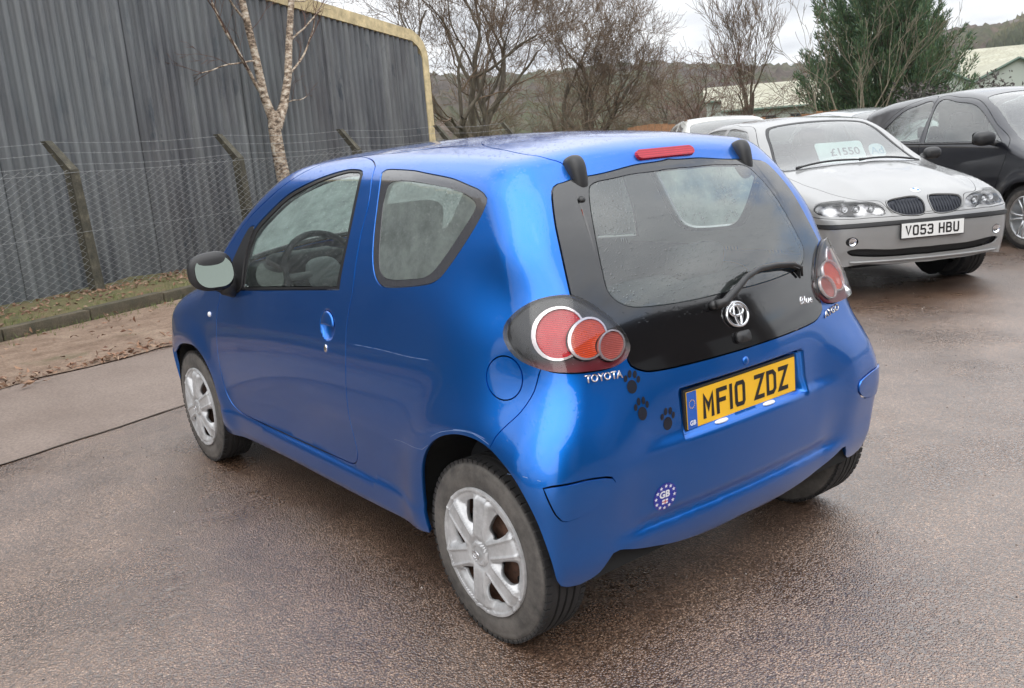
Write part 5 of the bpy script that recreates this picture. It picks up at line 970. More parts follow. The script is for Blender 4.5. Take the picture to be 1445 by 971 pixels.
def build_hatch():
    car = empty('hatchback_car', (0, 0, 0), label='metallic blue three-door hatchback parked in front, seen from behind', cat='car')
    sk = Skin(F_hatch, .45, 2.2, .75)
    def hit_uv(C_, d): 
        p = sk.hit(C_, d, .0, 6.0); u, v = sk.uv(p); return (float(u[0]), float(v[0]))
    side = lambda x, z: hit_uv((x, 3, z), (0, -1, 0)); topp = lambda x, y: hit_uv((x, y, 3), (0, 0, -1)); fro = lambda y, z: hit_uv((5, y, z), (-1, 0, 0))
    op = lambda pts: smooth_line(pts, False); cl = lambda k: smooth_line(HUV[k], True)
    U0, U1, V1 = sk.U0, sk.U1, sk.V1
    bl = HUV['bumperlow']; vb = bl[-1][1]
    low = op([(U0-.02, vb+.002), (U0+.05, vb)]+bl[::-1][0:])
    arch = op(HUV['arch'][::-1]); sill = op(HUV['sill'][::-1]); fa = HUV['farch']
    fa2 = op([tuple(p[:2]) for p in fa[::-1]]+[side(2.60, .545), side(2.655, .49), side(2.685, .42), side(2.695, .34), side(2.69, .25)])
    fb = [side(2.75, .19), fro(.55, .18), fro(.3, .18), fro(.02, .18)]; fb = op(fb+[(U1+.02, fb[-1][1])])
    outer = np.concatenate([low, arch[1:], sill[1:], fa2[1:], fb, [(U1+.02, V1+.02), (U0-.02, V1+.02)]])
    def close_rear(k):                                                   # open outline that meets the plane of symmetry
        a = smooth_line(HUV[k], False); a = a[a[:, 0] > U0+.002]
        return np.concatenate([[(U0-.03, a[0][1])], a, [(U0-.03, a[-1][1])]])
    bp = op(HUV['bumper']); v_top = bp[0]
    bumper = np.concatenate([bp, [(bp[-1][0]+.03, -.6), (U0-.03, -.6), (U0-.03, .16)], [(HUV['lamp'][12][0], .12)]])
    di = [tuple(p) for p in HUV['ditch']]; dl = op(di)
    fwd = op([topp(.75, .515), topp(1.1, .52), topp(1.38, .535), topp(1.52, .56)])
    roof = np.concatenate([dl[::-1], fwd, [topp(1.50, .3), (1.44, V1+.03), (U0-.03, V1+.03), (U0-.03, .30), (dl[-1][0]-.05, .30)]])
    scr = [topp(1.415, .004), topp(1.425, .25), topp(1.46, .42), topp(1.52, .52), topp(1.60, .555), topp(1.75, .585), topp(1.92, .615), topp(2.04, .625), topp(2.10, .58), topp(2.14, .35), topp(2.15, .004)]
    scr = smooth_line(scr, False); scr = np.concatenate([[(scr[0][0], V1+.03)], scr, [(scr[-1][0], V1+.03)]])
    bon = smooth_line([topp(2.19, .004), topp(2.18, .40), topp(2.16, .62), topp(2.35, .66), topp(2.60, .60), topp(2.78, .45), topp(2.86, .2), topp(2.875, .004)], False)
    bon = np.concatenate([[(bon[0][0], V1+.03)], bon, [(U1+.03, bon[-1][1]), (U1+.03, V1+.03)]])
    head = smooth_line([fro(.38, .62), fro(.36, .68), fro(.45, .76), fro(.58, .83), side(2.62, .85), side(2.64, .78), side(2.74, .70), fro(.55, .62)], True)
    grl = np.array([fro(.004, .42), fro(.40, .42), fro(.46, .34), fro(.40, .26), fro(.004, .25)]); grl = np.concatenate([[(U1+.03, grl[0][1])], grl, [(U1+.03, grl[-1][1])]])
    cx_s = (scr[:, 0].min()+scr[:, 0].max())/2; vmin = scr[:, 1].min()
    scr_in = np.stack([cx_s+(scr[:, 0]-cx_s)*.90, np.where(scr[:, 1] > V1, scr[:, 1], V1-(V1-scr[:, 1])*.92)], 1)
    regs = [(k, cl(k)) for k in ('disc_small', 'ring_small', 'disc_amber', 'ring_amber', 'disc_red', 'ring_red', 'lamp')]
    regs += [('rearclear', close_rear('rearclear')), ('rearglass', close_rear('rearglass')), ('protector', cl('protector')), ('bumper', bumper),
             ('qclear', cl('qclear')), ('qglass', cl('qglass')), ('sail', cl('sail')), ('doorglass', cl('doorglass')), ('doorseal', cl('doorglass_out')), ('door', cl('door')),
             ('flap', cl('flap')), ('screen', scr_in), ('scrborder', scr), ('roof', roof), ('head', head), ('grille', grl), ('bonnet', bon)]
    pr = [tuple(sk.uv(sk.hit((-3, y, z), (1, 0, 0))[None])) for y, z in [(y_, .579) for y_ in (.002, .05, .1, .15, .2, .25, .283)]+[(.291, .586), (.291, .63), (.291, .67), (.291, .706)]+[(y_, .714) for y_ in (.283, .25, .2, .15, .1, .05, .002)]]
    pocket = np.array([(float(a[0]), float(b[0])) for a, b in pr]); pocket = np.concatenate([[(U0, pocket[0][1])], pocket, [(U0, pocket[-1][1])]])
    pr2 = [sk.uv(sk.hit((-3, y, z), (1, 0, 0))[None]) for y, z in [(y_, .5665) for y_ in (.002, .05, .1, .15, .2, .25, .290)]+[(.301, .575), (.301, .63), (.301, .67), (.301, .712)]+[(y_, .7235) for y_ in (.290, .25, .2, .15, .1, .05, .002)]]
    pocket2 = np.array([(float(a[0][0]), float(a[1][0])) for a in pr2]); pocket2 = np.concatenate([[(U0, pocket2[0][1])], pocket2, [(U0, pocket2[-1][1])]])
    ul, vl = side(.855, .856)
    lipz = np.array([(U0, hit_uv((-3, .002, .34), (1, 0, 0))[1])]+[hit_uv((-3, y, .34), (1, 0, 0)) for y in np.arange(.03, .50, .03)])
    sb = op([side(x, .331) for x in (1.9, 1.5, 1.1, .7, .45)])
    sh = Shell(sk, outer, regs, [pocket, pocket2, lipz, sb], .0165, [(U0, U0+.36, -.20, .03, .0075), (ul-.065, ul+.065, vl-.065, vl+.065, .006), (U0, U0+.78, -.46, -.22, .0085)])
    B = M['blue']
    bz = lambda lo, hi: (lambda P_: (P_[:, 2] > lo) & (P_[:, 2] < hi))
    sh.piece('body_shell', ['body'], B, car)
    sh.piece('roof_panel', ['roof'], B, car, gap=.003)
    sh.piece('rear_bumper', ['bumper'], B, car)
    sh.piece('bonnet', ['bonnet'], B, car, gap=.003)
    sh.piece('front_grille', ['grille'], M['black_plastic'], car, off=-.01)
    ws = sh.piece('windscreen', ['screen'], M['glass_front'], car, gap=0, depth=0, off=-.003); sh.piece('screen_border', ['scrborder'], M['frit'], ws, off=-.003)
    for sd in ('left', 'right'):
        d = sh.piece('door', ['door'], B, car, sd, gap=.0030)
        sh.piece('window_seal', ['doorseal'], M['rubber'], d, sd, off=-.002); sh.piece('door_window', ['doorglass'], M['glass'], d, sd, off=-.005)
        sh.piece('mirror_sail', ['sail'], M['black_plastic'], d, sd, off=.003)
        q = sh.piece('quarter_window', ['qclear'], M['glass_misty'], car, sd, gap=0, depth=0, off=-.003); sh.piece('window_border', ['qglass'], M['frit_side'], q, sd, off=-.002, gap=.0015)
        if sd == 'left': sh.piece('fuel_flap', ['flap'], B, car, sd, gap=.0022, off=.0005)
        else: sh.piece('quarter_panel', ['flap'], B, car, sd, gap=0, depth=0)
        sh.piece('bumper_corner_pad', ['protector'], B, car, sd, gap=.0032, off=.005)
        tl = sh.piece('tail_lamp', ['lamp'], M['lamp_base'], car, sd, gap=.002, off=.004)
        for nm, mt, of in (('ring_red', 'lamp_ring', .010), ('ring_amber', 'lamp_ring', .014), ('ring_small', 'lamp_ring', .017)): sh.piece('lamp_ring', [nm], M[mt], tl, sd, gap=.0, off=of, depth=.012)
        for nm, mt, of in (('disc_red', 'lens_red', .007), ('disc_amber', 'lens_amber', .011), ('disc_small', 'lens_clear', .014)): sh.piece('lens', [nm], M[mt], tl, sd, gap=0, off=of, depth=.004, dome=lambda P_, V_: -.016*(1-np.clip(((V_-V_.mean(0))**2).sum(1)/((V_-V_.mean(0))**2).sum(1).max(), 0, 1)))
        sh.piece('lamp_cover', ['lamp']+[x_ for x_ in ('disc_red', 'ring_red', 'disc_amber', 'ring_amber', 'disc_small', 'ring_small')], M['glass_clear'], tl, sd, gap=.001, off=.021, depth=.018)
        hl = sh.piece('headlight', ['head'], M['hubcap'], car, sd, off=-.02); sh.piece('lens', ['head'], M['glass_clear'], hl, sd, depth=0)
    hatch = sh.piece('rear_hatch', ['rearglass'], M['frit'], car, gap=.003, off=.003)
    sh.piece('rear_window', ['rearclear'], M['glass_dark'], hatch, gap=0, depth=0, off=.003)
    # inside of the shell
    sh.piece('headliner', ['body', 'roof', 'door'], M['headliner'], car, gap=-.006, off=-.0175, depth=0, keepout=lambda p: (p[:, 2] > .97) & (p[:, 0] < 2.05))
    sh.piece('door_card', ['body', 'door', 'flap'], M['dash'], car, gap=-.006, off=-.0175, depth=0, keepout=lambda p: (p[:, 2] < .97) & (p[:, 0] < 2.0) & (p[:, 0] > .40) & (p[:, 2] > .3))
    # underside
    mb = MB(); mb.box((1.3, 0, .31), (3.0, 1.02, .22)); mb.box((1.17, 0, .29), (1.62, 1.40, .15)); mb.box((-.20, 0, .36), (.20, 1.25, .24)); mb.box((2.80, 0, .36), (.2, 1.2, .3)); mb.build('underbody', M['void'], car)
    for cx in (0, 2.34):
        for sg in (1, -1):
            mb = MB(); n = 20; V = []; F = []
            for i in range(n+1):
                a = R(180)*i/n
                for yy in (.50, .765): V.append((cx+((.352 if math.cos(a) > 0 else .292) if cx < 1 else (.300 if math.cos(a) > 0 else .352))*math.cos(a), sg*yy, .30+.352*math.sin(a)))
            for i in range(n): F.append((2*i, 2*i+1, 2*i+3, 2*i+2))
            mb.add(V, F); mb.add([(cx+.292*math.cos(math.pi*i/24), sg*.50, .26+.38*math.sin(math.pi*i/24)) for i in range(25)], [tuple(range(25))]); mb.build('wheel_arch_liner', M['void'], car)
    # wheels
    for x, y, rz in ((0, .778, 0), (2.34, .778, 0), (0, -.778, math.pi), (2.34, -.778, math.pi)):
        if x == 0 and y > 0: w0 = road_wheel((x, y, .278), rz, car); continue
        w_ = w0.copy(); C.objects.link(w_); w_.location = (x, y, .278); w_.rotation_euler = (0, R(17)*(1 if x else -1), rz); w_.parent = car
        if x > 1: w_.rotation_euler = (0, R(0), rz)
        for ch in w0.children:
            c = inst(ch, w_)
            for g_ in ch.children: inst(g_, c)
    # side furniture
    fr = sh.frame(ul, vl); V2, F2 = grid_disc(.040, 6, 28)
    for right in (False, True):
        f2 = sh.frame(ul, vl, right=right)
        # a pull bar bridges the upper part of the cup
        p, a, b, n = f2; tt = np.linspace(R(-4), R(184), 26); arc = [(.0475*math.cos(t), .0475*math.sin(t)) for t in tt]; k_ = len(arc); VV = []
        for s_ in (1, .8, .5, .15):
            for x_, y_ in arc: X_, Y_ = x_*s_, .004+(y_-.004)*s_; VV.append(p+a*X_+b*Y_+n*(.0225+.007*(1-(math.hypot(X_, Y_)/.05)**2)))
        Fb = [(i*k_+j, i*k_+j+1, (i+1)*k_+j+1, (i+1)*k_+j) for i in range(3) for j in range(k_-1)]+[tuple(3*k_+j for j in range(k_))]+[(0, k_, 2*k_, 3*k_, 4*k_-1, 3*k_-1, 2*k_-1, k_-1)]
        if right: Fb = [tuple(reversed(f)) for f in Fb]
        o = mesh('door_handle', VV, Fb, B, car, True); md = o.modifiers.new('thickness', 'SOLIDIFY'); md.thickness = .006; md.offset = -1
    p, a, b, n = sh.frame(*HUV['lockc'][0][:2]); mb = MB(); Mx = Matrix([list(a)+[0], list(b)+[0], list(n)+[0], [0, 0, 0, 1]]).to_3x3().transposed()
    def disc_on(name, uvp, r, mat, th=.004, right=False, parent=car, ry=None, dome=.0):
        p, a, b, n = sh.frame(uvp[0], uvp[1], right=right); V = []; rings = 5; k = 20; ry_ = ry or r
        prof = [(0, th+dome), (.5, th+dome*.75), (.85, th+dome*.25), (.97, th*.8), (1, 0)]
        V = [p+n*(h_)+a*r*s_*math.cos(2*math.pi*j/k)+b*ry_*s_*math.sin(2*math.pi*j/k) for s_, h_ in prof for j in range(k)]
        F = [(i*k+j, (i+1)*k+j, (i+1)*k+(j+1) % k, i*k+(j+1) % k) for i in range(len(prof)-1) for j in range(k)]
        return mesh(name, V, F, mat, parent, True)
    disc_on('door_lock', HUV['lockc'][0], .0095, M['chrome'], .004, ry=.014)
    disc_on('side_repeater', HUV['repeater'][0], .015, M['white_plastic'], .004, ry=.012, dome=.004)
    disc_on('side_repeater', HUV['repeater'][0], .015, M['white_plastic'], .004, True, ry=.012, dome=.004)
    # mirrors
    for sg in (1, -1):
        mh = pod('door_mirror', M['black_plastic'], car, (1.67, sg*.865, 1.005), .075, .092, .080, Matrix.Rotation(R(sg*-10), 3, 'Z'), 2.7, shape=lambda v: (v.x*(1.0 if v.x > 0 else .35), v.y, v.z*(1-.10*v.y/.1*sg)))
        V, F = fan(rounded_rect(.150, .128, .055, 6)); mg = mesh('mirror_glass', [(0, a_, b_) for a_, b_ in V], [tuple(reversed(f)) for f in F], P('mirror glass', (.10, .12, .11), .03, 1.0), mh)
        mg.location = (1.67-.034, sg*.862, 1.007); mg.rotation_euler = (0, R(16), R(sg*-10))
        mb = MB(); mb.tube([(1.68, sg*.82, .94), (1.70, sg*.775, .925), (1.74, sg*.73, .935)], [.026, .03, .04], 10, flat=1.5); mb.build('mirror_arm', M['black_plastic'], mh, True)
    # brake lamp, spoiler fins, washer knob
    bl_ = [sk.at(*p_[:2])[0] for p_ in HUV['brake']]
    zc_ = float((bl_[0][2]+bl_[1][2])/2); fr = sh.frame(U0, float(sk.uv(np.array([[-.058, 0., 1.379]]))[1][0]))
    V2 = rounded_rect(.262, .036, .0178, 6); G_ = [np.array([(x_, y_) for x_ in np.linspace(-.105, .105, 22) for y_ in (-.0105, 0, .0105)])]
    V, F = fan(V2); n2 = len(V2)
    ins = V2*[.985, .82]; Vv = np.vstack([V2, ins]); Ff = [(i, (i+1) % n2, n2+(i+1) % n2, n2+i) for i in range(n2)]
    half = n2//2
    Vall, Nall = sh.lay(Vv, fr, np.r_[np.zeros(n2)-.004, np.zeros(n2)+.010]); cap = [tuple(n2+i for i in range(n2))]
    mesh('high_level_brake_lamp', Vall, Ff+cap, M['brake'], car, True).data.set_sharp_from_angle(angle=R(35))
    for sg in (1, -1):
        def fin(v, sg=sg): return (v.x, v.y, v.z)
        ax = Vector((-.30, 0, -.95)).normalized(); yv = Vector((0, 1, 0)); xv = yv.cross(ax).normalized(); M3 = Matrix((xv, yv, ax)).transposed()
        pod('spoiler_fin', M['black_plastic'], car, (-.052, sg*.378, 1.322), .032, .027, .066, M3, 2.8, shape=lambda v: (v.x*(1-.25*v.z/.066), v.y*(1-.25*v.z/.066), v.z))
    disc_on('washer_knob', HUV['wash'][0], .011, M['black_plastic'], .006, dome=.004)
    # hatch furniture
    disc_on('hatch_knob', (U0, HUV['knob'][0][1]), .013, B, .003, dome=.003)
    fr = sh.frame(U0, HUV['hatchhandle'][0][1]); V2 = rounded_rect(.060, .034, .012, 5); V, F = fan(V2); o = lay_shape(sh, V, F, fr, .016, 'hatch_handle', M['black_plastic'], hatch); md = o.modifiers.new('thickness', 'SOLIDIFY'); md.thickness = .014; md.offset = -1
    fr = sh.frame(U0, HUV['badge'][0][1]); p, a, b, n = fr
    oval_emblem(hatch, 'emblem', .0475, lambda x_, y_: tuple(p-a*x_*-1*1.0+b*y_*1.10+n*.010), M['chrome'], .105)
    W = [sk.at(*q_[:2])[0]+sk.nrm(sk.at(*q_[:2]))[0]*h_ for q_, h_ in zip(HUV['wiper'], (.018, .026, .034, .036, .034, .032, .028, .024, .014))]
    mb = MB(); mb.tube(W[:2]+W[2:], [.015, .014, .011, .010, .009, .008, .007, .006, .004], 8); mb.tube([W[0]-np.array([0, 0, 0]), sk.at(*HUV['wiper'][0][:2])[0]], .013, 12); wp = mb.build('wiper', M['black_plastic'], hatch, True)
    mb = MB(); mb.tube([w__*1 + np.array([0.012, 0, -.008]) for w__ in W[3:]], .006, 5); mb.build('wiper_blade', M['rubber'], wp)
    # letters
    def word(txt, e0, e1, size, mat, name, **k):
        fr_ = sh.frame(e0[0], e0[1], e1[0], e1[1]); q0 = sk.at(*e0[:2])[0]; q1 = sk.at(*e1[:2])[0]; L_ = np.linalg.norm(q1-q0); tot, F0 = text_shape(txt, size, **k)
        sc_ = L_/(np.ptp(tot[:, 0])+1e-9); tot[:, 0] = (tot[:, 0]-tot[:, 0].min())*sc_; sp_ = max(np.ptp(tot[:, 1]), 1e-6)
        o = lay_shape(sh, tot, F0, fr_, .004, name, mat, car); md = o.modifiers.new('thickness', 'SOLIDIFY'); md.thickness = .003; md.offset = -1; return o
    word('TOYOTA', *HUV['toyota'], .030, M['chrome'], 'maker_lettering', bold=.0006)
    word('Blue', *HUV['blue'], .034, M['chrome'], 'trim_lettering', bold=.0008, shear=.3)
    word('AYGO', *HUV['aygo'], .030, M['chrome'], 'model_lettering', bold=.0008, shear=.3)
    for i, e in enumerate(HUV['paws']):
        p, a, b, n = sh.frame(*e[:2]); t = R((-24, -12, -16)[i]); a2 = a*math.cos(t)+b*math.sin(t); b2 = -a*math.sin(t)+b*math.cos(t); s_ = 1.0
        V = []; F = []
        for cx, cy, rx, ry in ((.002, -.013, .0175, .019), (-.023, .004, .0065, .0095), (-.011, .020, .0068, .011), (.007, .023, .0068, .011), (.021, .012, .0062, .010)):
            dd, ff = fan(disc2(rx, 18, cx, cy, ry)); k0 = len(V); V += list(dd); F += [tuple(k0+q_ for q_ in f) for f in ff]
        lay_shape(sh, np.array(V)*s_, F, (p, a2, b2, n), .0012, 'paw_sticker', M['decal'], car)
    p, a, b, n = sh.frame(*HUV['gb'][0][:2]); fr = (p, a, b, n)
    V, F = grid_disc(.044, 4, 32); gb = lay_shape(sh, V, F, fr, .0010, 'round_sticker', M['sticker'], car)
    V = []; F = []
    for i in range(12):
        c0 = np.array([.035*math.sin(i*math.pi/6), .035*math.cos(i*math.pi/6)]); st = [c0+(.0068 if j % 2 == 0 else .003)*np.array([math.sin(j*math.pi/5), math.cos(j*math.pi/5)]) for j in range(10)]
        k0 = len(V); V.append(c0); V += st; F += [(k0, k0+1+j, k0+1+(j+1) % 10) for j in range(10)]
    lay_shape(sh, np.array(V), F, fr, .0018, 'star_ring', M['white'], gb)
    V, F = text_shape('GB', .030, bold=.0012); V[:, 1] -= .000; V[:, 0] -= V[:, 0].mean(); lay_shape(sh, V, F, fr, .0019, 'letters', M['white'], gb)
    V = np.array([(-.011, -.022), (.011, -.022), (.011, -.007), (-.011, -.007)]); lay_shape(sh, V, [(0, 1, 2, 3)], fr, .0016, 'flag', M['white'], gb)
    for x0, x1, y0, y1 in ((-.011, .011, -.0160, -.0130), (-.0015, .0015, -.022, -.007)): lay_shape(sh, np.array([(x0, y0), (x1, y0), (x1, y1), (x0, y1)]), [(0, 1, 2, 3)], fr, .0021 if x1 > .01 else .0023, 'flag_cross', M['red'], gb)
    for nm in ('s1', 's2', 's3', 's4', 'scratch'):
        ps = smooth_line(HUV[nm], False, .02); A_s = sk.at(ps[:, 0], ps[:, 1]); N_s = sk.nrm(A_s); V = []
        for i_, (q_, n_) in enumerate(zip(A_s, N_s)):
            t_ = A_s[min(i_+1, len(A_s)-1)]-A_s[max(i_-1, 0)]; s_ = np.cross(n_, t_); s_ /= np.linalg.norm(s_); w_ = .0007*(.3+.9*abs(math.sin(i_*2.1+len(ps)))); V += [q_+s_*w_+n_*.0007, q_-s_*w_+n_*.0007]
        mesh('scratch', V, [(2*i_, 2*i_+1, 2*i_+3, 2*i_+2) for i_ in range(len(ps)-1)], M['scratch'], car)
    # number plate
    X = Vector((0, -1, 0)); Yv = Vector((.035, 0, 1)).normalized(); Z = X.cross(Yv).normalized(); mt = Matrix.Translation((-.3335, 0, .6445)) @ Matrix((X, Yv, Z)).transposed().to_4x4()
    pl = number_plate('number_plate', car, mt, 'MF10 ZDZ', M['plate_yellow'], M['ink'], True)
    mb = MB(); mb.box((-.239, 0, .0035), (.041, .110, .0045)); mb.build('blue_band', M['euro'], pl)
    V, F = text_shape('GB', .020, bold=.0006); mesh('band_letters', [(a_-.239, b_-.045, .0064) for a_, b_ in V], F, M['white'], pl)
    V = []; F = []
    for i in range(12):
        c0 = np.array([-.239+.012*math.sin(i*math.pi/6), .018+.012*math.cos(i*math.pi/6)]); k0 = len(V); V += [(c0[0]+.0018*math.sin(j*1.257), c0[1]+.0018*math.cos(j*1.257), .0064) for j in range(5)]; F.append(tuple(k0+j for j in range(5)))
    mesh('star_ring', V, [tuple(reversed(f)) for f in F], M['plate_yellow'], pl)
    for y in (.115, -.115): pod('plate_lamp', M['white_plastic'], car, (-.338, y, .5815), .016, .030, .006)
    # cabin
    for y in (.36, -.36): seat(car, 1.32, y, M['seat'])
    rs = empty('rear_seat', (0, 0, 0)); rs.parent = car
    mb = MB(); mb.box((.42, 0, .44), (.46, 1.15, .16), bev=.05); mb.build('cushion', M['seat'], rs, True)
    mb = MB(); mb.box((.17, 0, .70), (.12, 1.15, .50), rot=Matrix.Rotation(R(-14), 3, 'Y'), bev=.05); mb.build('backrest', M['seat'], rs, True)
    for y in (.3, -.3): mb = MB(); mb.box((.10, y, .98), (.09, .24, .12), rot=Matrix.Rotation(R(-14), 3, 'Y'), bev=.035); mb.build('headrest', M['seat'], rs, True)
    mb = MB(); mb.box((1.98, 0, .86), (.42, 1.30, .22), bev=.06); mb.box((1.85, .36, .97), (.16, .34, .10), bev=.04); mb.build('dashboard', M['dash'], car, True)
    st = empty('steering_wheel', (1.66, .36, .93)); st.parent = car; st.rotation_euler = (0, R(-66), 0)
    mb = MB(); mb.tube([(.185*math.cos(t), .185*math.sin(t), 0) for t in np.linspace(0, 2*math.pi, 33)], .015, 8, cap=False); mb.build('rim', M['dash'], st, True)
    pod('horn_pad', M['pale'], st, (0, 0, -.01), .075, .085, .03)
    mb = MB(); mb.tube([(-.17, 0, 0), (.0, 0, -.01)], .016, 6); mb.tube([(0, .17, 0), (0, -.17, 0)], .016, 6); mb.build('spoke', M['pale'], st, True)
    mb = MB(); mb.box((.02, 0, .80), (.36, 1.05, .015)); mb.build('parcel_shelf', M['dash'], car)
    bs_ = [(-.135, .415, 1.24), (-.17, .435, 1.15), (-.205, .45, 1.06), (-.225, .44, .99), (-.235, .40, .955)]
    mb = MB(); mb.tube([(x_+.018, y_, z_) for x_, y_, z_ in bs_], .011, 6, flat=.3); mb.build('hatch_strap', M['belt'], car)
    return car, sh
car, SH = build_hatch()
# ---- other cars: x forward from the front axle ----
def F_saloon(P):
    x, y, z = P[:, 0], np.abs(P[:, 1]), P[:, 2]
    w = _sw(z)-_sx(x)-sst(.9, 1.05, z)*(.05*np.clip(x+1.2, 0, 2)**1.5+.05*np.clip(-2.3-x, 0, 2)**1.5)
    for cx in (0., -2.725):
        r = np.hypot(x-cx, z-.31); w = w+.016*gs((r-.36)/.07)*sst(.14, .3, z)
    side = y-w
    top = z-(_st(x)-.10*y*y*sst(-.7, -1.2, x)-.14*y*y*sst(-1.2, -.7, x)-.05*sst(.45, .30, y)*0+.012*gs((y-.42)/.10)*sst(-.45, .1, x))
    front = x-(_sf(z)-.16*y**2-.30*np.clip(y-.35, 0, 1)**2)
    front = front+.02*sst(.60, .625, z)*sst(.28, .34, y)                     # lamp band sits behind the bumper
    rear = _sr(z)+.12*y*y-x
    f = smax(side, top, .09); f = smax(f, rear, .12)
    return smax(f, front, .07+.07*sst(.74, .62, z)*0)
_sw = spl([.10,.2,.3,.45,.6,.7,.8,.9,.96,1.05,1.2,1.32,1.42,1.55], [.79,.82,.845,.862,.868,.866,.855,.838,.815,.765,.685,.617,.56,.49])
_sx = spl([-3.75,-3.4,-2.7,-1.5,0,.35,.6,.85], [.12,.05,.005,0,.0,.03,.085,.17])
_st = spl([-3.9,-3.65,-3.2,-3.0,-2.6,-2.2,-1.75,-1.4,-1.15,-.8,-.5,-.3,0,.3,.5,.65,.75,.85,1.0], [.95,1.02,1.07,1.12,1.28,1.375,1.402,1.392,1.36,1.20,1.03,.975,.925,.862,.80,.742,.68,.58,.35])
_sf = spl([.05,.14,.20,.26,.34,.42,.5,.57,.62,.68,.74,.8,.95], [.60,.72,.780,.785,.798,.805,.807,.795,.775,.76,.74,.70,.55])
_sr = spl([.05,.2,.4,.6,.8,1.0,1.2,1.5], [-3.5,-3.62,-3.70,-3.70,-3.66,-3.6,-3.3,-2.8])
def F_wagon(P):
    """compact people carrier"""
    x, y, z = P[:, 0], np.abs(P[:, 1]), P[:, 2]
    w = _cw(z)-_cx(x)-sst(1.0, 1.15, z)*(.04*np.clip(x+1.2, 0, 2)**1.5+.06*np.clip(-2.0-x, 0, 2)**1.5)
    for cx in (0., -2.64):
        r = np.hypot(x-cx, z-.32); w = w+.018*gs((r-.37)/.07)*sst(.14, .3, z)
    side = y-w
    top = z-(_ct(x)-.10*y*y)
    front = x-(_cf(z)-.22*y**2-.30*np.clip(y-.35, 0, 1)**2); rear = _cr(z)+.12*y*y-x
    f = smax(side, top, .10); f = smax(f, rear, .14); return smax(f, front, .14)
_cw = spl([.10,.2,.3,.45,.6,.75,.9,1.0,1.08,1.2,1.35,1.5,1.65], [.80,.83,.855,.885,.90,.895,.88,.865,.84,.79,.72,.645,.57])
_cx = spl([-3.7,-3.3,-2.6,-1.5,0,.35,.6,.9], [.13,.05,.005,0,.0,.02,.07,.15])
_ct = spl([-3.8,-3.5,-3.2,-2.8,-2.2,-1.7,-1.3,-.95,-.5,-.15,.1,.4,.6,.75,.9], [1.25,1.43,1.49,1.55,1.60,1.62,1.60,1.52,1.26,1.07,1.00,.91,.83,.74,.5])
_cf = spl([.05,.2,.35,.5,.65,.8,.95,1.1], [.72,.80,.84,.85,.83,.76,.6,.3])
_cr = spl([.05,.2,.4,.6,.8,1.0,1.2,1.4,1.55], [-3.4,-3.52,-3.58,-3.58,-3.56,-3.53,-3.45,-3.34,-3.2])
# ---------------- other parked cars ----------------
M['silver'] = paint('silver paint', (.235, .235, .23), metal=.08, rough=.36, edge=(.21, .21, .21), dirt=.35)
M['charcoal'] = paint('black metallic paint', (.018, .019, .026), metal=.5, rough=.3, dirt=.2)
M['ivory'] = paint('off-white paint', (.62, .61, .56), metal=0, rough=.35, dirt=.3, edge=(.5, .5, .46))
M['pearl'] = paint('pale silver paint', (.5, .52, .53), metal=.4, rough=.35, dirt=.2)
M['alloy'] = P('alloy', (.55, .56, .57), .3, .85); M['mesh_dark'] = P('dark grille', (.006, .009, .018), .5)
def alloy_wheel(parent, loc, rz, Rt, wd, rim, spokes):
    h = empty('wheel', loc, rz); h.parent = parent; tyre_mesh(Rt, wd, rim).build('tyre', M['tyre'], h, True, 40)
    mb = MB(); mb.lathe([(rim+.002, -.006), (rim-.006, -.002), (rim-.016, -.008), (rim-.024, -.03), (rim-.03, -.12), (0, -.13)], 48)
    mb.lathe([(0, -.004), (.030, -.005), (.036, -.012), (.060, -.022), (.065, -.05)], 24); mb.build('rim', M['alloy'], h, True, 35)
    for k in range(spokes):
        a = 2*math.pi*k/spokes; mb = MB(); u = Vector((math.cos(a), 0, math.sin(a))); v = Vector((-math.sin(a), 0, math.cos(a)))
        for sg in (-1, 1): mb.tube([u*.04+v*sg*.012+Vector((0, -.022, 0)), u*(rim*.55)+v*sg*.020+Vector((0, -.012, 0)), u*(rim-.014)+v*sg*.040+Vector((0, -.014, 0))], [.013, .011, .012], 6)
        mb.build('spoke', M['alloy'], h, True)
    return h
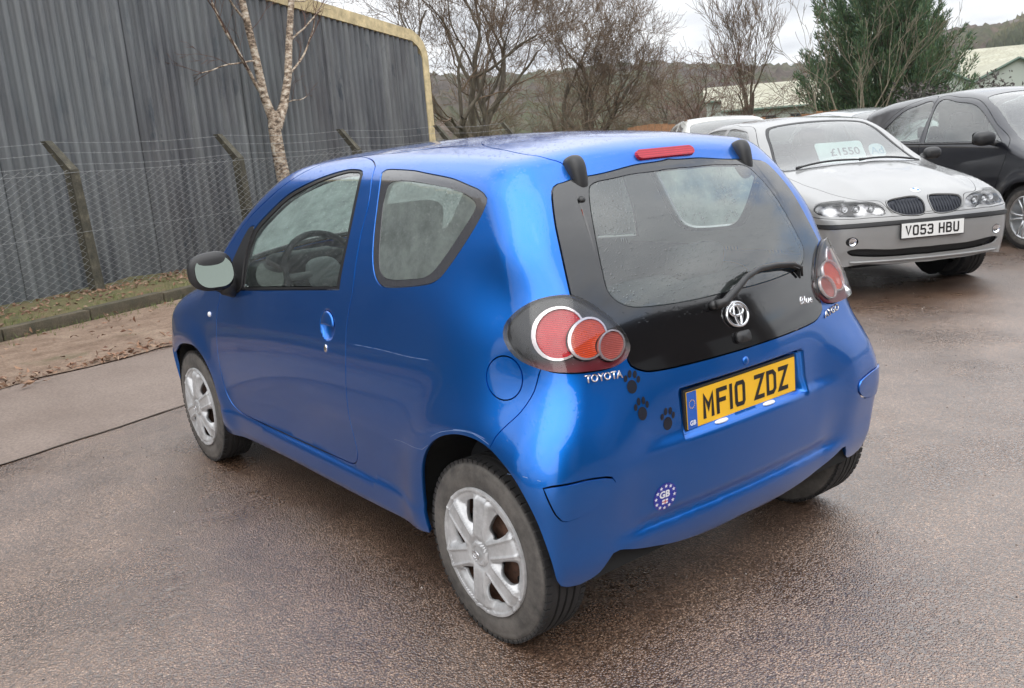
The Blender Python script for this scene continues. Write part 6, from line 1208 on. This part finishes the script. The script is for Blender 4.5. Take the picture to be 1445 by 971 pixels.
def parked_car(name, label, F_, pose, xa, xb, z0, B, feat, wheels, step=.028, group=None, interior=True):
    car = empty(name, (pose[0], pose[1], pose[3]), pose[2], label=label, cat='car', group=group)
    sk = Skin(F_, xa, xb, z0)
    def huv(C_, d): p = sk.hit(C_, d, 0., 7.); u, v = sk.uv(p); return (float(u[0]), float(v[0]))
    side = lambda x, z: huv((x, 3, z), (0, -1, 0)); topp = lambda x, y: huv((x, y, 3), (0, 0, -1)); fro = lambda y, z: huv((4, y, z), (-1, 0, 0)); rea = lambda y, z: huv((-7, y, z), (1, 0, 0))
    K = dict(side=side, top=topp, fro=fro, rea=rea); U0, U1, V1 = sk.U0, sk.U1, sk.V1
    op = lambda p: smooth_line(p, False)
    def sym(pts):                                                       # outline that starts and ends on the plane of symmetry over the top of the car
        a = op(pts); return np.concatenate([[(a[0][0], V1+.03)], a, [(a[-1][0], V1+.03)]])
    def symf(pts): a = op(pts); return np.concatenate([[(U1+.03, a[0][1])], a, [(U1+.03, a[-1][1])]])
    Wb, Ra = wheels['base'], wheels['arch']; zc = wheels['R']
    arch = lambda cx: [side(cx+Ra*math.cos(R(t)), max(zc+Ra*math.sin(R(t)), .2)) for t in range(-8, 189, 14)]
    a_r = op(arch(-Wb)[::-1]); a_f = op(arch(0)[::-1])
    zb = wheels.get('sill', .2); zf = wheels.get('front', .2)
    rb_ = op([(U0-.02, rea(.02, zb+.04)[1]), rea(.3, zb+.04), rea(.6, zb+.03), side(-Wb-Ra-.06, zb)])
    fb_ = op([side(Ra+.05, zb), fro(.60, zf), fro(.3, zf-.005), fro(.02, zf-.01), (U1+.02, fro(.02, zf-.01)[1])])
    outer = np.concatenate([rb_, a_r, op([side(-Wb+Ra+.04, zb), side(-Ra-.04, zb)]), a_f, fb_, [(U1+.02, V1+.02), (U0-.02, V1+.02)]])
    regs = feat(K, sym, symf, sk); sh = Shell(sk, outer, [(a, b) for a, b, *_ in regs], (), step)
    sh.piece('body_shell', ['body'], B, car, gap=.002)
    done = {}
    for nm, poly, part, mat, kw in regs:
        both = kw.pop('both', False); par = kw.pop('under', None)
        if both: done[nm] = [sh.piece(part, [nm], mat, done[par][0] if par else car, **kw)]
        else: done[nm] = [sh.piece(part, [nm], mat, done[par][min(i, len(done[par])-1)] if par else car, sd, **kw) for i, sd in enumerate(('left', 'right'))]
    for cx in (0, -Wb):
        for sg in (1, -1): alloy_wheel(car, (cx, sg*wheels['y'], wheels['R']-pose[3]), 0 if sg > 0 else math.pi, wheels['R'], wheels['w'], wheels['rim'], 5)
    mb = MB(); mb.box((-Wb/2, 0, .36), (Wb+1.1, 1.05, .34)); mb.box((-Wb/2, 0, .33), (Wb-2*Ra-.1, 1.5, .16)); mb.build('underbody', M['void'], car)
    for cx in (0, -Wb):
        for sg in (1, -1):
            V = []; n = 14
            for i in range(n+1):
                a = R(180)*i/n
                for yy in (.52, wheels['y']-.01): V.append((cx+(Ra+.015)*math.cos(a), sg*yy, zc+(Ra+.015)*math.sin(a)))
            mb = MB(); mb.add(V, [(2*i, 2*i+1, 2*i+3, 2*i+2) for i in range(n)]); mb.add([(cx+Ra*math.cos(2*math.pi*i/20), sg*.52, zc+Ra*math.sin(2*math.pi*i/20)) for i in range(20)], [tuple(range(20))]); mb.build('wheel_arch_liner', M['void'], car)
    sh.piece('headliner', ['body']+[r[0] for r in regs if r[0] == 'roof'], M['headliner'], car, gap=0, off=-.04, depth=0, keepout=lambda p: p[:, 2] > wheels['belt'])
    sh.piece('door_card', ['body'], M['dash'], car, gap=0, off=-.07, depth=0, keepout=lambda p: (p[:, 2] < wheels['belt']) & (p[:, 2] > .4) & (p[:, 0] < -.5) & (p[:, 0] > -Wb+.4))
    if interior:
        for y in (.37, -.37): seat(car, wheels['seat'], y, M['seat'], wheels['belt']-.93)
        mb = MB(); mb.box((wheels['seat']-.95, 0, wheels['belt']-.28), (.14, 1.25, .62), rot=Matrix.Rotation(R(-16), 3, 'Y'), bev=.05)
        for y in (.33, -.33): mb.box((wheels['seat']-1.07, y, wheels['belt']+.10), (.09, .25, .14), bev=.03)
        mb.build('rear_seat', M['seat'], car, True)
        mb = MB(); mb.box((wheels['seat']+.72, 0, wheels['belt']-.10), (.55, 1.35, .12), bev=.04); mb.build('dashboard', M['dash'], car, True)
        mb = MB(); c = Vector((wheels['seat']+.38, -.37, wheels['belt']-.02)); mb.tube([c+Vector((.07*math.cos(t), .18*math.sin(t), .17*math.cos(t))) for t in np.linspace(0, 2*math.pi, 29)], .014, 6, cap=False); mb.build('steering_wheel', M['dark_trim'], car, True)
    return car, sh, K
def mirrors(car, c, sz, mat):
    for sg in (1, -1):
        o = pod('door_mirror', mat, car, (c[0], sg*c[1], c[2]), *sz, None, 2.5, shape=lambda v: (v.x*(1 if v.x > 0 else .4), v.y, v.z))
        V, F = fan(rounded_rect(sz[1]*1.7, sz[2]*1.6, .03)); g_ = mesh('mirror_glass', [(0, a, b) for a, b in V], [tuple(reversed(f)) for f in F], bpy.data.materials['mirror glass'], o); g_.location = (c[0]-sz[0]*.42, sg*c[1], c[2])
        mb = MB(); mb.tube([(c[0], sg*(c[1]-sz[1]*.7), c[2]-sz[2]*.6), (c[0]+.02, sg*(c[1]-sz[1]-.06), c[2]-sz[2]*.9)], [.028, .035], 8); mb.build('mirror_arm', M['black_plastic'], o, True)

# silver saloon
def feat_saloon(K, sym, symf, sk):
    side, top, fro = K['side'], K['top'], K['fro']
    scr = sym([top(-1.12, .003), top(-1.11, .30), top(-1.08, .47), top(-1.00, .53), top(-.80, .585), top(-.55, .65), top(-.42, .665), top(-.36, .62), top(-.28, .35), top(-.25, .003)])
    scr2 = sym([top(-1.085, .003), top(-1.08, .30), top(-1.055, .45), top(-.99, .505), top(-.80, .560), top(-.56, .625), top(-.45, .635), top(-.40, .60), top(-.32, .35), top(-.29, .003)])
    bk = sym([top(-3.02, .003), top(-3.0, .35), top(-2.93, .60), top(-2.7, .575), top(-2.42, .54), top(-2.32, .48), top(-2.27, .25), top(-2.26, .003)])
    bon = sym([top(-.24, .003), top(-.27, .35), top(-.34, .63), top(-.28, .68), top(.0, .69), top(.25, .66), top(.42, .61), top(.52, .56), fro(.47, .725), fro(.36, .715), fro(.32, .66), fro(.30, .625)])
    bon = np.concatenate([bon[:-1], [(U, fro(.02, .615)[1]) for U in (fro(.12, .615)[0], sk.U1+.03)], [(sk.U1+.03, sk.V1+.03)]])
    kid = smooth_line([fro(.022, .655), fro(.025, .705), fro(.06, .735), fro(.20, .732), fro(.305, .715), fro(.318, .675), fro(.275, .625), fro(.17, .595), fro(.045, .602)], True)
    kin = smooth_line([fro(.028, .655), fro(.031, .702), fro(.063, .730), fro(.20, .726), fro(.299, .710), fro(.311, .675), fro(.271, .630), fro(.17, .600), fro(.049, .607)], True)
    lmp = smooth_line([fro(.335, .650), fro(.36, .685), fro(.44, .715), fro(.60, .728), side(.555, .735), side(.47, .72), side(.47, .675), side(.56, .635), fro(.62, .615), fro(.545, .613), fro(.47, .628), fro(.40, .610), fro(.345, .622)], True)
    strip = symf([fro(.004, .565), fro(.4, .565), fro(.66, .560), side(.58, .558), side(.36, .558), side(.36, .530), side(.58, .528), fro(.66, .530), fro(.4, .535), fro(.004, .535)])
    intake = symf([fro(.004, .345), fro(.3, .346), fro(.56, .365), fro(.64, .350), fro(.60, .315), fro(.3, .292), fro(.004, .288)])
    fog = smooth_line([fro(.61+.042*math.cos(t), .425+.034*math.sin(t)) for t in np.linspace(0, 6.28, 13)[:-1]], True)
    bump_ = symf([fro(.004, .600), fro(.30, .600), fro(.47, .602), fro(.60, .600), side(.50, .615), side(.36, .62), side(.345, .5), side(.36, .30), side(.40, .15), fro(.5, .10), fro(.004, .10)])
    wf = [side(-.62, .965), side(-.95, 1.17), side(-1.20, 1.29), side(-1.55, 1.325), side(-1.66, 1.32), side(-1.66, .965)]
    wr = [side(-1.74, .965), side(-1.74, 1.32), side(-2.1, 1.31), side(-2.45, 1.22), side(-2.75, 1.05), side(-2.72, .975)]
    sh_ = lambda L_: smooth_line([(*p, 1) for p in L_], True)
    dr1 = smooth_line([side(-.42, .94), side(-.42, .6), side(-.48, .30), side(-1.66, .27), side(-1.70, .6), side(-1.70, 1.34), side(-1.45, 1.345), side(-1.15, 1.32), side(-.80, 1.13)], True)
    dr2 = smooth_line([side(-1.705, .3), side(-2.3, .28), side(-2.42, .55), side(-2.80, .80), side(-2.84, 1.05), side(-2.48, 1.26), side(-2.1, 1.34), side(-1.705, 1.345)], True)
    g_ = M['glass']; S = M['silver']
    return [('kin', kin, 'kidney_grille', M['mesh_dark'], dict(off=-.012, depth=0)), ('kid', kid, 'grille_frame', S, dict(off=.006)), ('strip', strip, 'bumper_strip', M['black_plastic'], dict(off=.008, both=True)),
            ('intake', intake, 'lower_intake', M['dark_trim'], dict(off=-.035, depth=0, both=True)), ('fog', fog, 'fog_lamp', M['dark_trim'], dict(off=-.012)),
            ('lmp', lmp, 'headlight', M['lamp_in'], dict(off=-.025, depth=0)), ('scr2', scr2, 'windscreen', M['glass_scr'], dict(off=-.004, both=True)), ('scr', scr, 'screen_seal', M['rubber'], dict(off=-.001, both=True)), ('bk', bk, 'rear_window', g_, dict(off=-.004, both=True)),
            ('bump', bump_, 'front_bumper', S, dict(both=True, gap=.003)), ('bon', bon, 'bonnet', S, dict(both=True, gap=.003)),
            ('wf', sh_(wf), 'front_side_window', g_, dict(off=-.006)), ('wr', sh_(wr), 'rear_side_window', g_, dict(off=-.006)), ('dr1', dr1, 'front_door', S, dict(gap=.003)), ('dr2', dr2, 'rear_door', S, dict(gap=.003))]
M['lamp_in'], _n, _l, _b = new_mat('headlamp bowl'); _o = _n.new('ShaderNodeTexCoord').outputs['Object']; _t = tx(_n, _l, 'Noise', 9, _o, 2); _r = ramp(_n, _l, _t.outputs[0], [(.42, (.02, .02, .022)), (.52, (.30, .30, .31)), (.62, (.62, .62, .62))]); _l.new(_r.outputs[0], _b.inputs['Base Color']); _b.inputs['Metallic'].default_value = .6; _b.inputs['Roughness'].default_value = .25
M['bowl'] = P('headlamp reflector', (.34, .35, .36), .2, 1.0)
M['glass_scr'] = glass('windscreen glass', (.50, .60, .58), haze=.03)
car2, sh2, K2 = parked_car('saloon_car', 'silver four-door saloon with kidney grilles facing the blue hatchback', F_saloon, (2.219, -5.094, 2.630, .053), -3.0, 0., .60, M['silver'], feat_saloon, dict(base=2.725, arch=.335, R=.306, y=.862, w=.205, rim=.20, belt=.955, seat=-1.45, sill=.21, front=.235), .024)
def on2(y, z, off=0.):
    p = sh2.skin.hit((4, y, z), (-1, 0, 0), 0, 7.); n = sh2.skin.nrm(p[None])[0]; return Vector(p+n*off), n
for sg in (1, -1):
    for y, z, r in ((.44, .672, .029), (.545, .677, .029), (.625, .678, .022)):
        p, n = on2(sg*y, z, -.016); q = Vector((1, 0, 0)).rotation_difference(Vector((n[0]*.4+.6, n[1]*.4, n[2]*.2))); mb = MB(); mb.lathe([(0, -.010), (r*.55, -.006), (r*.85, .004), (r, .008)], 20, 'x'); mb.V = [tuple(p+q @ Vector(v)) for v in mb.V]; b_ = mb.build('headlight_bowl', M['bowl'] if r > .025 else M['white_plastic'], car2, True)
        mb = MB(); mb.lathe([(0, .010), (r*.35, .008), (r*.45, -.002)], 14, 'x'); mb.V = [tuple(p+q @ Vector(v)) for v in mb.V]; mb.build('bulb', M['white_plastic'], b_, True)
    for k in range(10):
        y = .058+.0245*k; p0, n0 = on2(sg*y, .612+.006*max(0, k-6), .000); p1, _ = on2(sg*y, .718 if k < 8 else .70, .000); mb = MB(); mb.tube([p0, p1], .0045, 5); mb.build('grille_slat', M['mesh_dark'], car2)
    p, n = on2(sg*.61, .425, -.004); mb = MB(); mb.lathe([(0, .0), (.020, -.002), (.030, .004), (.033, .010)], 18, 'x'); mb.V = [tuple(p+Vector(v)) for v in mb.V]; mb.build('fog_lamp_bowl', M['chrome'], car2, True)
# lenses over the lamps
for sd in ('left', 'right'): sh2.piece('headlight_lens', ['lmp'], M['glass_clear'], car2, sd, depth=.004, off=.0)
p, n = on2(0., .49, 0); X = Vector((0, 1, 0)); Zp = Vector((1, 0, 0)); Yp = Vector((0, 0, 1))
number_plate('number_plate', car2, Matrix.Translation((p.x+.016, 0, .487)) @ Matrix((X, Yp, Zp)).transposed().to_4x4(), 'VO53 HBU', M['plate_white'], M['ink'])
mb = MB(); mb.tube([on2(y, .262, .006)[0] for y in np.linspace(-.62, .62, 31)], .017, 8, flat=.6); mb.build('bumper_lip', M['silver'], car2, True)
pt_ = sh2.skin.hit((.585, 0, 3), (0, 0, -1), 0, 7.); nn_ = sh2.skin.nrm(pt_[None])[0]; q = Vector((0, 0, 1)).rotation_difference(Vector(nn_)); mb = MB(); mb.lathe([(0, .006), (.030, .005), (.040, .003), (.041, -.002)], 24, 'z'); mb.V = [tuple(Vector(pt_)+q @ Vector(v)) for v in mb.V]; rd = mb.build('roundel', M['chrome'], car2, True)
for k in range(4):
    mb = MB(); a0 = R(90*k); V = [(0, 0, .0065)]+[(.027*math.cos(a0+R(15*j)), .027*math.sin(a0+R(15*j)), .0065) for j in range(7)]; V = [tuple(Vector(pt_)+q @ Vector(v)) for v in V]; mb.add(V, [(0, j, j+1) for j in range(1, 7)]); mb.build('roundel_quarter', P('roundel blue', (.03, .15, .45), .3) if k % 2 == 0 else M['white'], rd)
mirrors(car2, (-.62, .92, .985), (.06, .085, .055), M['black_plastic'])
for y0, y1, x1 in ((-.55, .05, .0), (.02, .62, .0)):
    pts = []
    for t in np.linspace(0, 1, 9):
        y = y0+(y1-y0)*t; x = -.30-.10*abs(y)**1.5-.03*t*0-.05*math.sin(t*3.14); p = sh2.skin.hit((x, y, 3), (0, 0, -1), 0, 7.); pts.append(Vector(p)+Vector((.006, 0, .020)))
    mb = MB(); mb.tube(pts, [.014]+[.009]*7+[.005], 6); mb.build('wiper', M['black_plastic'], car2, True)
for x in (-1.5, -2.35):
    for sg in (1, -1): p = sh2.skin.hit((x, 3*sg, .83), (0, -sg, 0), 0, 7.); pod('door_handle', M['silver'], car2, (p[0], p[1]+sg*.012, p[2]), .085, .018, .018)
# price notice lying behind the windscreen (separate thing)
pn = empty('price_sign', (0, 0, 0), 0, label='white price notice reading £1550 inside the saloon windscreen', cat='sign')
Mw = Matrix.Translation((2.219, -5.094, .053)) @ Matrix.Rotation(2.630, 4, 'Z')
Xs = Vector((0, 1, 0)); Ys = Vector((-.62, 0, .78)).normalized(); Zs = Xs.cross(Ys).normalized(); Ms = Mw @ Matrix.Translation((-.675, .05, 1.055)) @ Matrix((Xs, Ys, Zs)).transposed().to_4x4()
V, F = fan(rounded_rect(.46, .235, .03)); o = mesh('card', [(a, b, 0) for a, b in V], F, P('sign card', (.85, .88, .88), .5), pn); o.matrix_local = Ms
V, F = text_shape('£1550', .115, bold=.002); o = mesh('lettering', [(a+.04, b-.035, .003) for a, b in V], F, P('sign ink', (.05, .06, .08), .6), pn); o.matrix_local = Ms
V, F = fan(rounded_rect(.16, .16, .07)); o = mesh('round_notice', [(a, b, 0) for a, b in V], F, P('notice card', (.70, .78, .82), .5)); o.matrix_world = Mw @ Matrix.Translation((-.66, .40, 1.045)) @ Matrix((Xs, Ys, Zs)).transposed().to_4x4(); tag(o, 'small round white notice beside the price sign in the saloon windscreen', 'notice')
V, F = text_shape('Ad', .11, bold=.002); o2 = mesh('lettering', [(a, b-.035, .003) for a, b in V], F, P('notice ink', (.25, .45, .62), .6), o)

# black people carrier and the two pale cars behind
def feat_wagon(S, plain=False):
    def f(K, sym, symf, sk):
        side, top, fro, rea = K['side'], K['top'], K['fro'], K['rea']; g_ = M['glass']
        scr = sym([top(-1.06, .003), top(-1.05, .35), top(-1.0, .55), top(-.75, .62), top(-.42, .70), top(-.22, .71), top(-.15, .5), top(-.12, .003)])
        bon = sym([top(-.10, .003), top(-.13, .5), top(-.17, .73), top(.1, .74), top(.35, .66), top(.5, .55), top(.58, .3), top(.60, .003)])
        wf = [side(-.42, 1.06), side(-.82, 1.32), side(-1.05, 1.435), side(-1.35, 1.48), side(-1.70, 1.49), side(-1.66, 1.06)]
        wr = [side(-1.77, 1.065), side(-1.79, 1.485), side(-2.10, 1.47), side(-2.35, 1.40), side(-2.62, 1.18), side(-2.66, 1.085)]
        sl = lambda L_: smooth_line([(*L_[0], 1)]+L_[1:-1]+[(*L_[-1], 1)], True)
        dr1 = smooth_line([side(-.30, 1.02), side(-.40, .6), side(-.46, .28), side(-1.62, .26), side(-1.70, .6), side(-1.73, 1.04), side(-1.745, 1.53), side(-1.35, 1.53), side(-1.0, 1.47), side(-.62, 1.24)], True)
        dr2 = smooth_line([side(-1.71, .3), side(-2.2, .27), side(-2.32, .55), side(-2.66, .80), side(-2.74, 1.06), side(-2.66, 1.25), side(-2.42, 1.43), side(-2.15, 1.52), side(-1.76, 1.53)], True)
        lmp = smooth_line([fro(.42, .66), fro(.44, .74), fro(.60, .84), side(.45, .88), side(.46, .80), fro(.66, .66)], True)
        hz = smooth_line([rea(.6, 1.08), rea(.55, 1.30), rea(.45, 1.42), rea(.003, 1.45)], False); hz2 = smooth_line([rea(.003, 1.05), rea(.4, 1.05), rea(.62, 1.07)], False)
        bk = np.concatenate([[(sk.U0-.03, hz2[0][1])], hz2, hz, [(sk.U0-.03, hz[-1][1])]])
        return [('scr', scr, 'windscreen', M['glass_scr'], dict(off=-.004, both=True)), ('bk', bk, 'rear_window', g_, dict(off=-.004, both=True)), ('bon', bon, 'bonnet', S, dict(both=True, gap=.003)), ('wf', sl(wf), 'front_side_window', g_, dict(off=-.006)), ('wr', sl(wr), 'rear_side_window', g_, dict(off=-.006)),
                ('dr1', dr1, 'front_door', S, dict(gap=.004)), ('dr2', dr2, 'rear_door', S, dict(gap=.004)), ('lmp', lmp, 'headlight', M['lamp_in'], dict(off=-.005))]
    return f
wk = dict(base=2.64, arch=.35, R=.318, y=.885, w=.205, rim=.212, belt=1.05, seat=-1.25, sill=.22, front=.2)
car3, sh3, K3 = parked_car('people_carrier', 'black five-door people carrier parked beside the silver saloon', F_wagon, (1.56, -8.17, 2.67, 0), -2.9, .1, .62, M['charcoal'], feat_wagon(M['charcoal']), wk, .03)
mirrors(car3, (-.50, .99, 1.10), (.085, .12, .075), M['black_plastic'])
for x in (-1.56, -2.45):
    for sg in (1, -1): p = sh3.skin.hit((x, 3*sg, .93), (0, -sg, 0), 0, 7.); pod('door_handle', M['charcoal'], car3, (p[0], p[1]+sg*.014, p[2]), .09, .02, .02)
for sg in (1, -1): mb = MB(); mb.tube([Vector(sh3.skin.hit((x, 3*sg, 1.045), (0, -sg, 0), 0, 7.))+Vector((0, sg*.004, 0)) for x in np.linspace(-.45, -2.6, 20)], .009, 5); mb.build('waist_moulding', M['rubber'], car3, True)
def plain_car(name, label, mat, pose, z=0): c, s, k = parked_car(name, label, F_wagon, pose, -2.9, .1, .62, M[mat], feat_wagon(M[mat]), wk, .045); return c, s
car4, sh4 = plain_car('estate_car', 'off-white car behind the saloon with only its roof showing', 'ivory', (6.60, -8.95, 2.45, -.055))
mb = MB(); mb.box((-1.55, .55, 1.585), (.14, .03, .03), bev=.006); mb.build('roof_bar_foot', P('brown plastic', (.12, .06, .03), .6), car4, True)
mb = MB(); mb.box((-1.55, -.55, 1.585), (.14, .03, .03), bev=.006); mb.build('roof_bar_foot', bpy.data.materials['brown plastic'], car4, True)
car5, sh5 = plain_car('small_car', 'pale silver car whose windscreen shows behind the black car', 'pearl', (4.65, -10.6, 2.70, -.10))
pts = [Vector(sh5.skin.hit((-.45+x, y, 3), (0, 0, -1), 0, 7.))+Vector((.02, 0, .03)) for x, y in ((.10, -.50), (-.05, -.30), (-.2, -.05))]; mb = MB(); mb.tube(pts, .012, 6); mb.build('wiper', M['black_plastic'], car5, True)
pts = [Vector(sh5.skin.hit((-.45+x, y, 3), (0, 0, -1), 0, 7.))+Vector((.02, 0, .03)) for x, y in ((.12, -.15), (-.02, .08), (-.16, .36))]; mb = MB(); mb.tube(pts, .012, 6); mb.build('wiper', M['black_plastic'], car5, True)
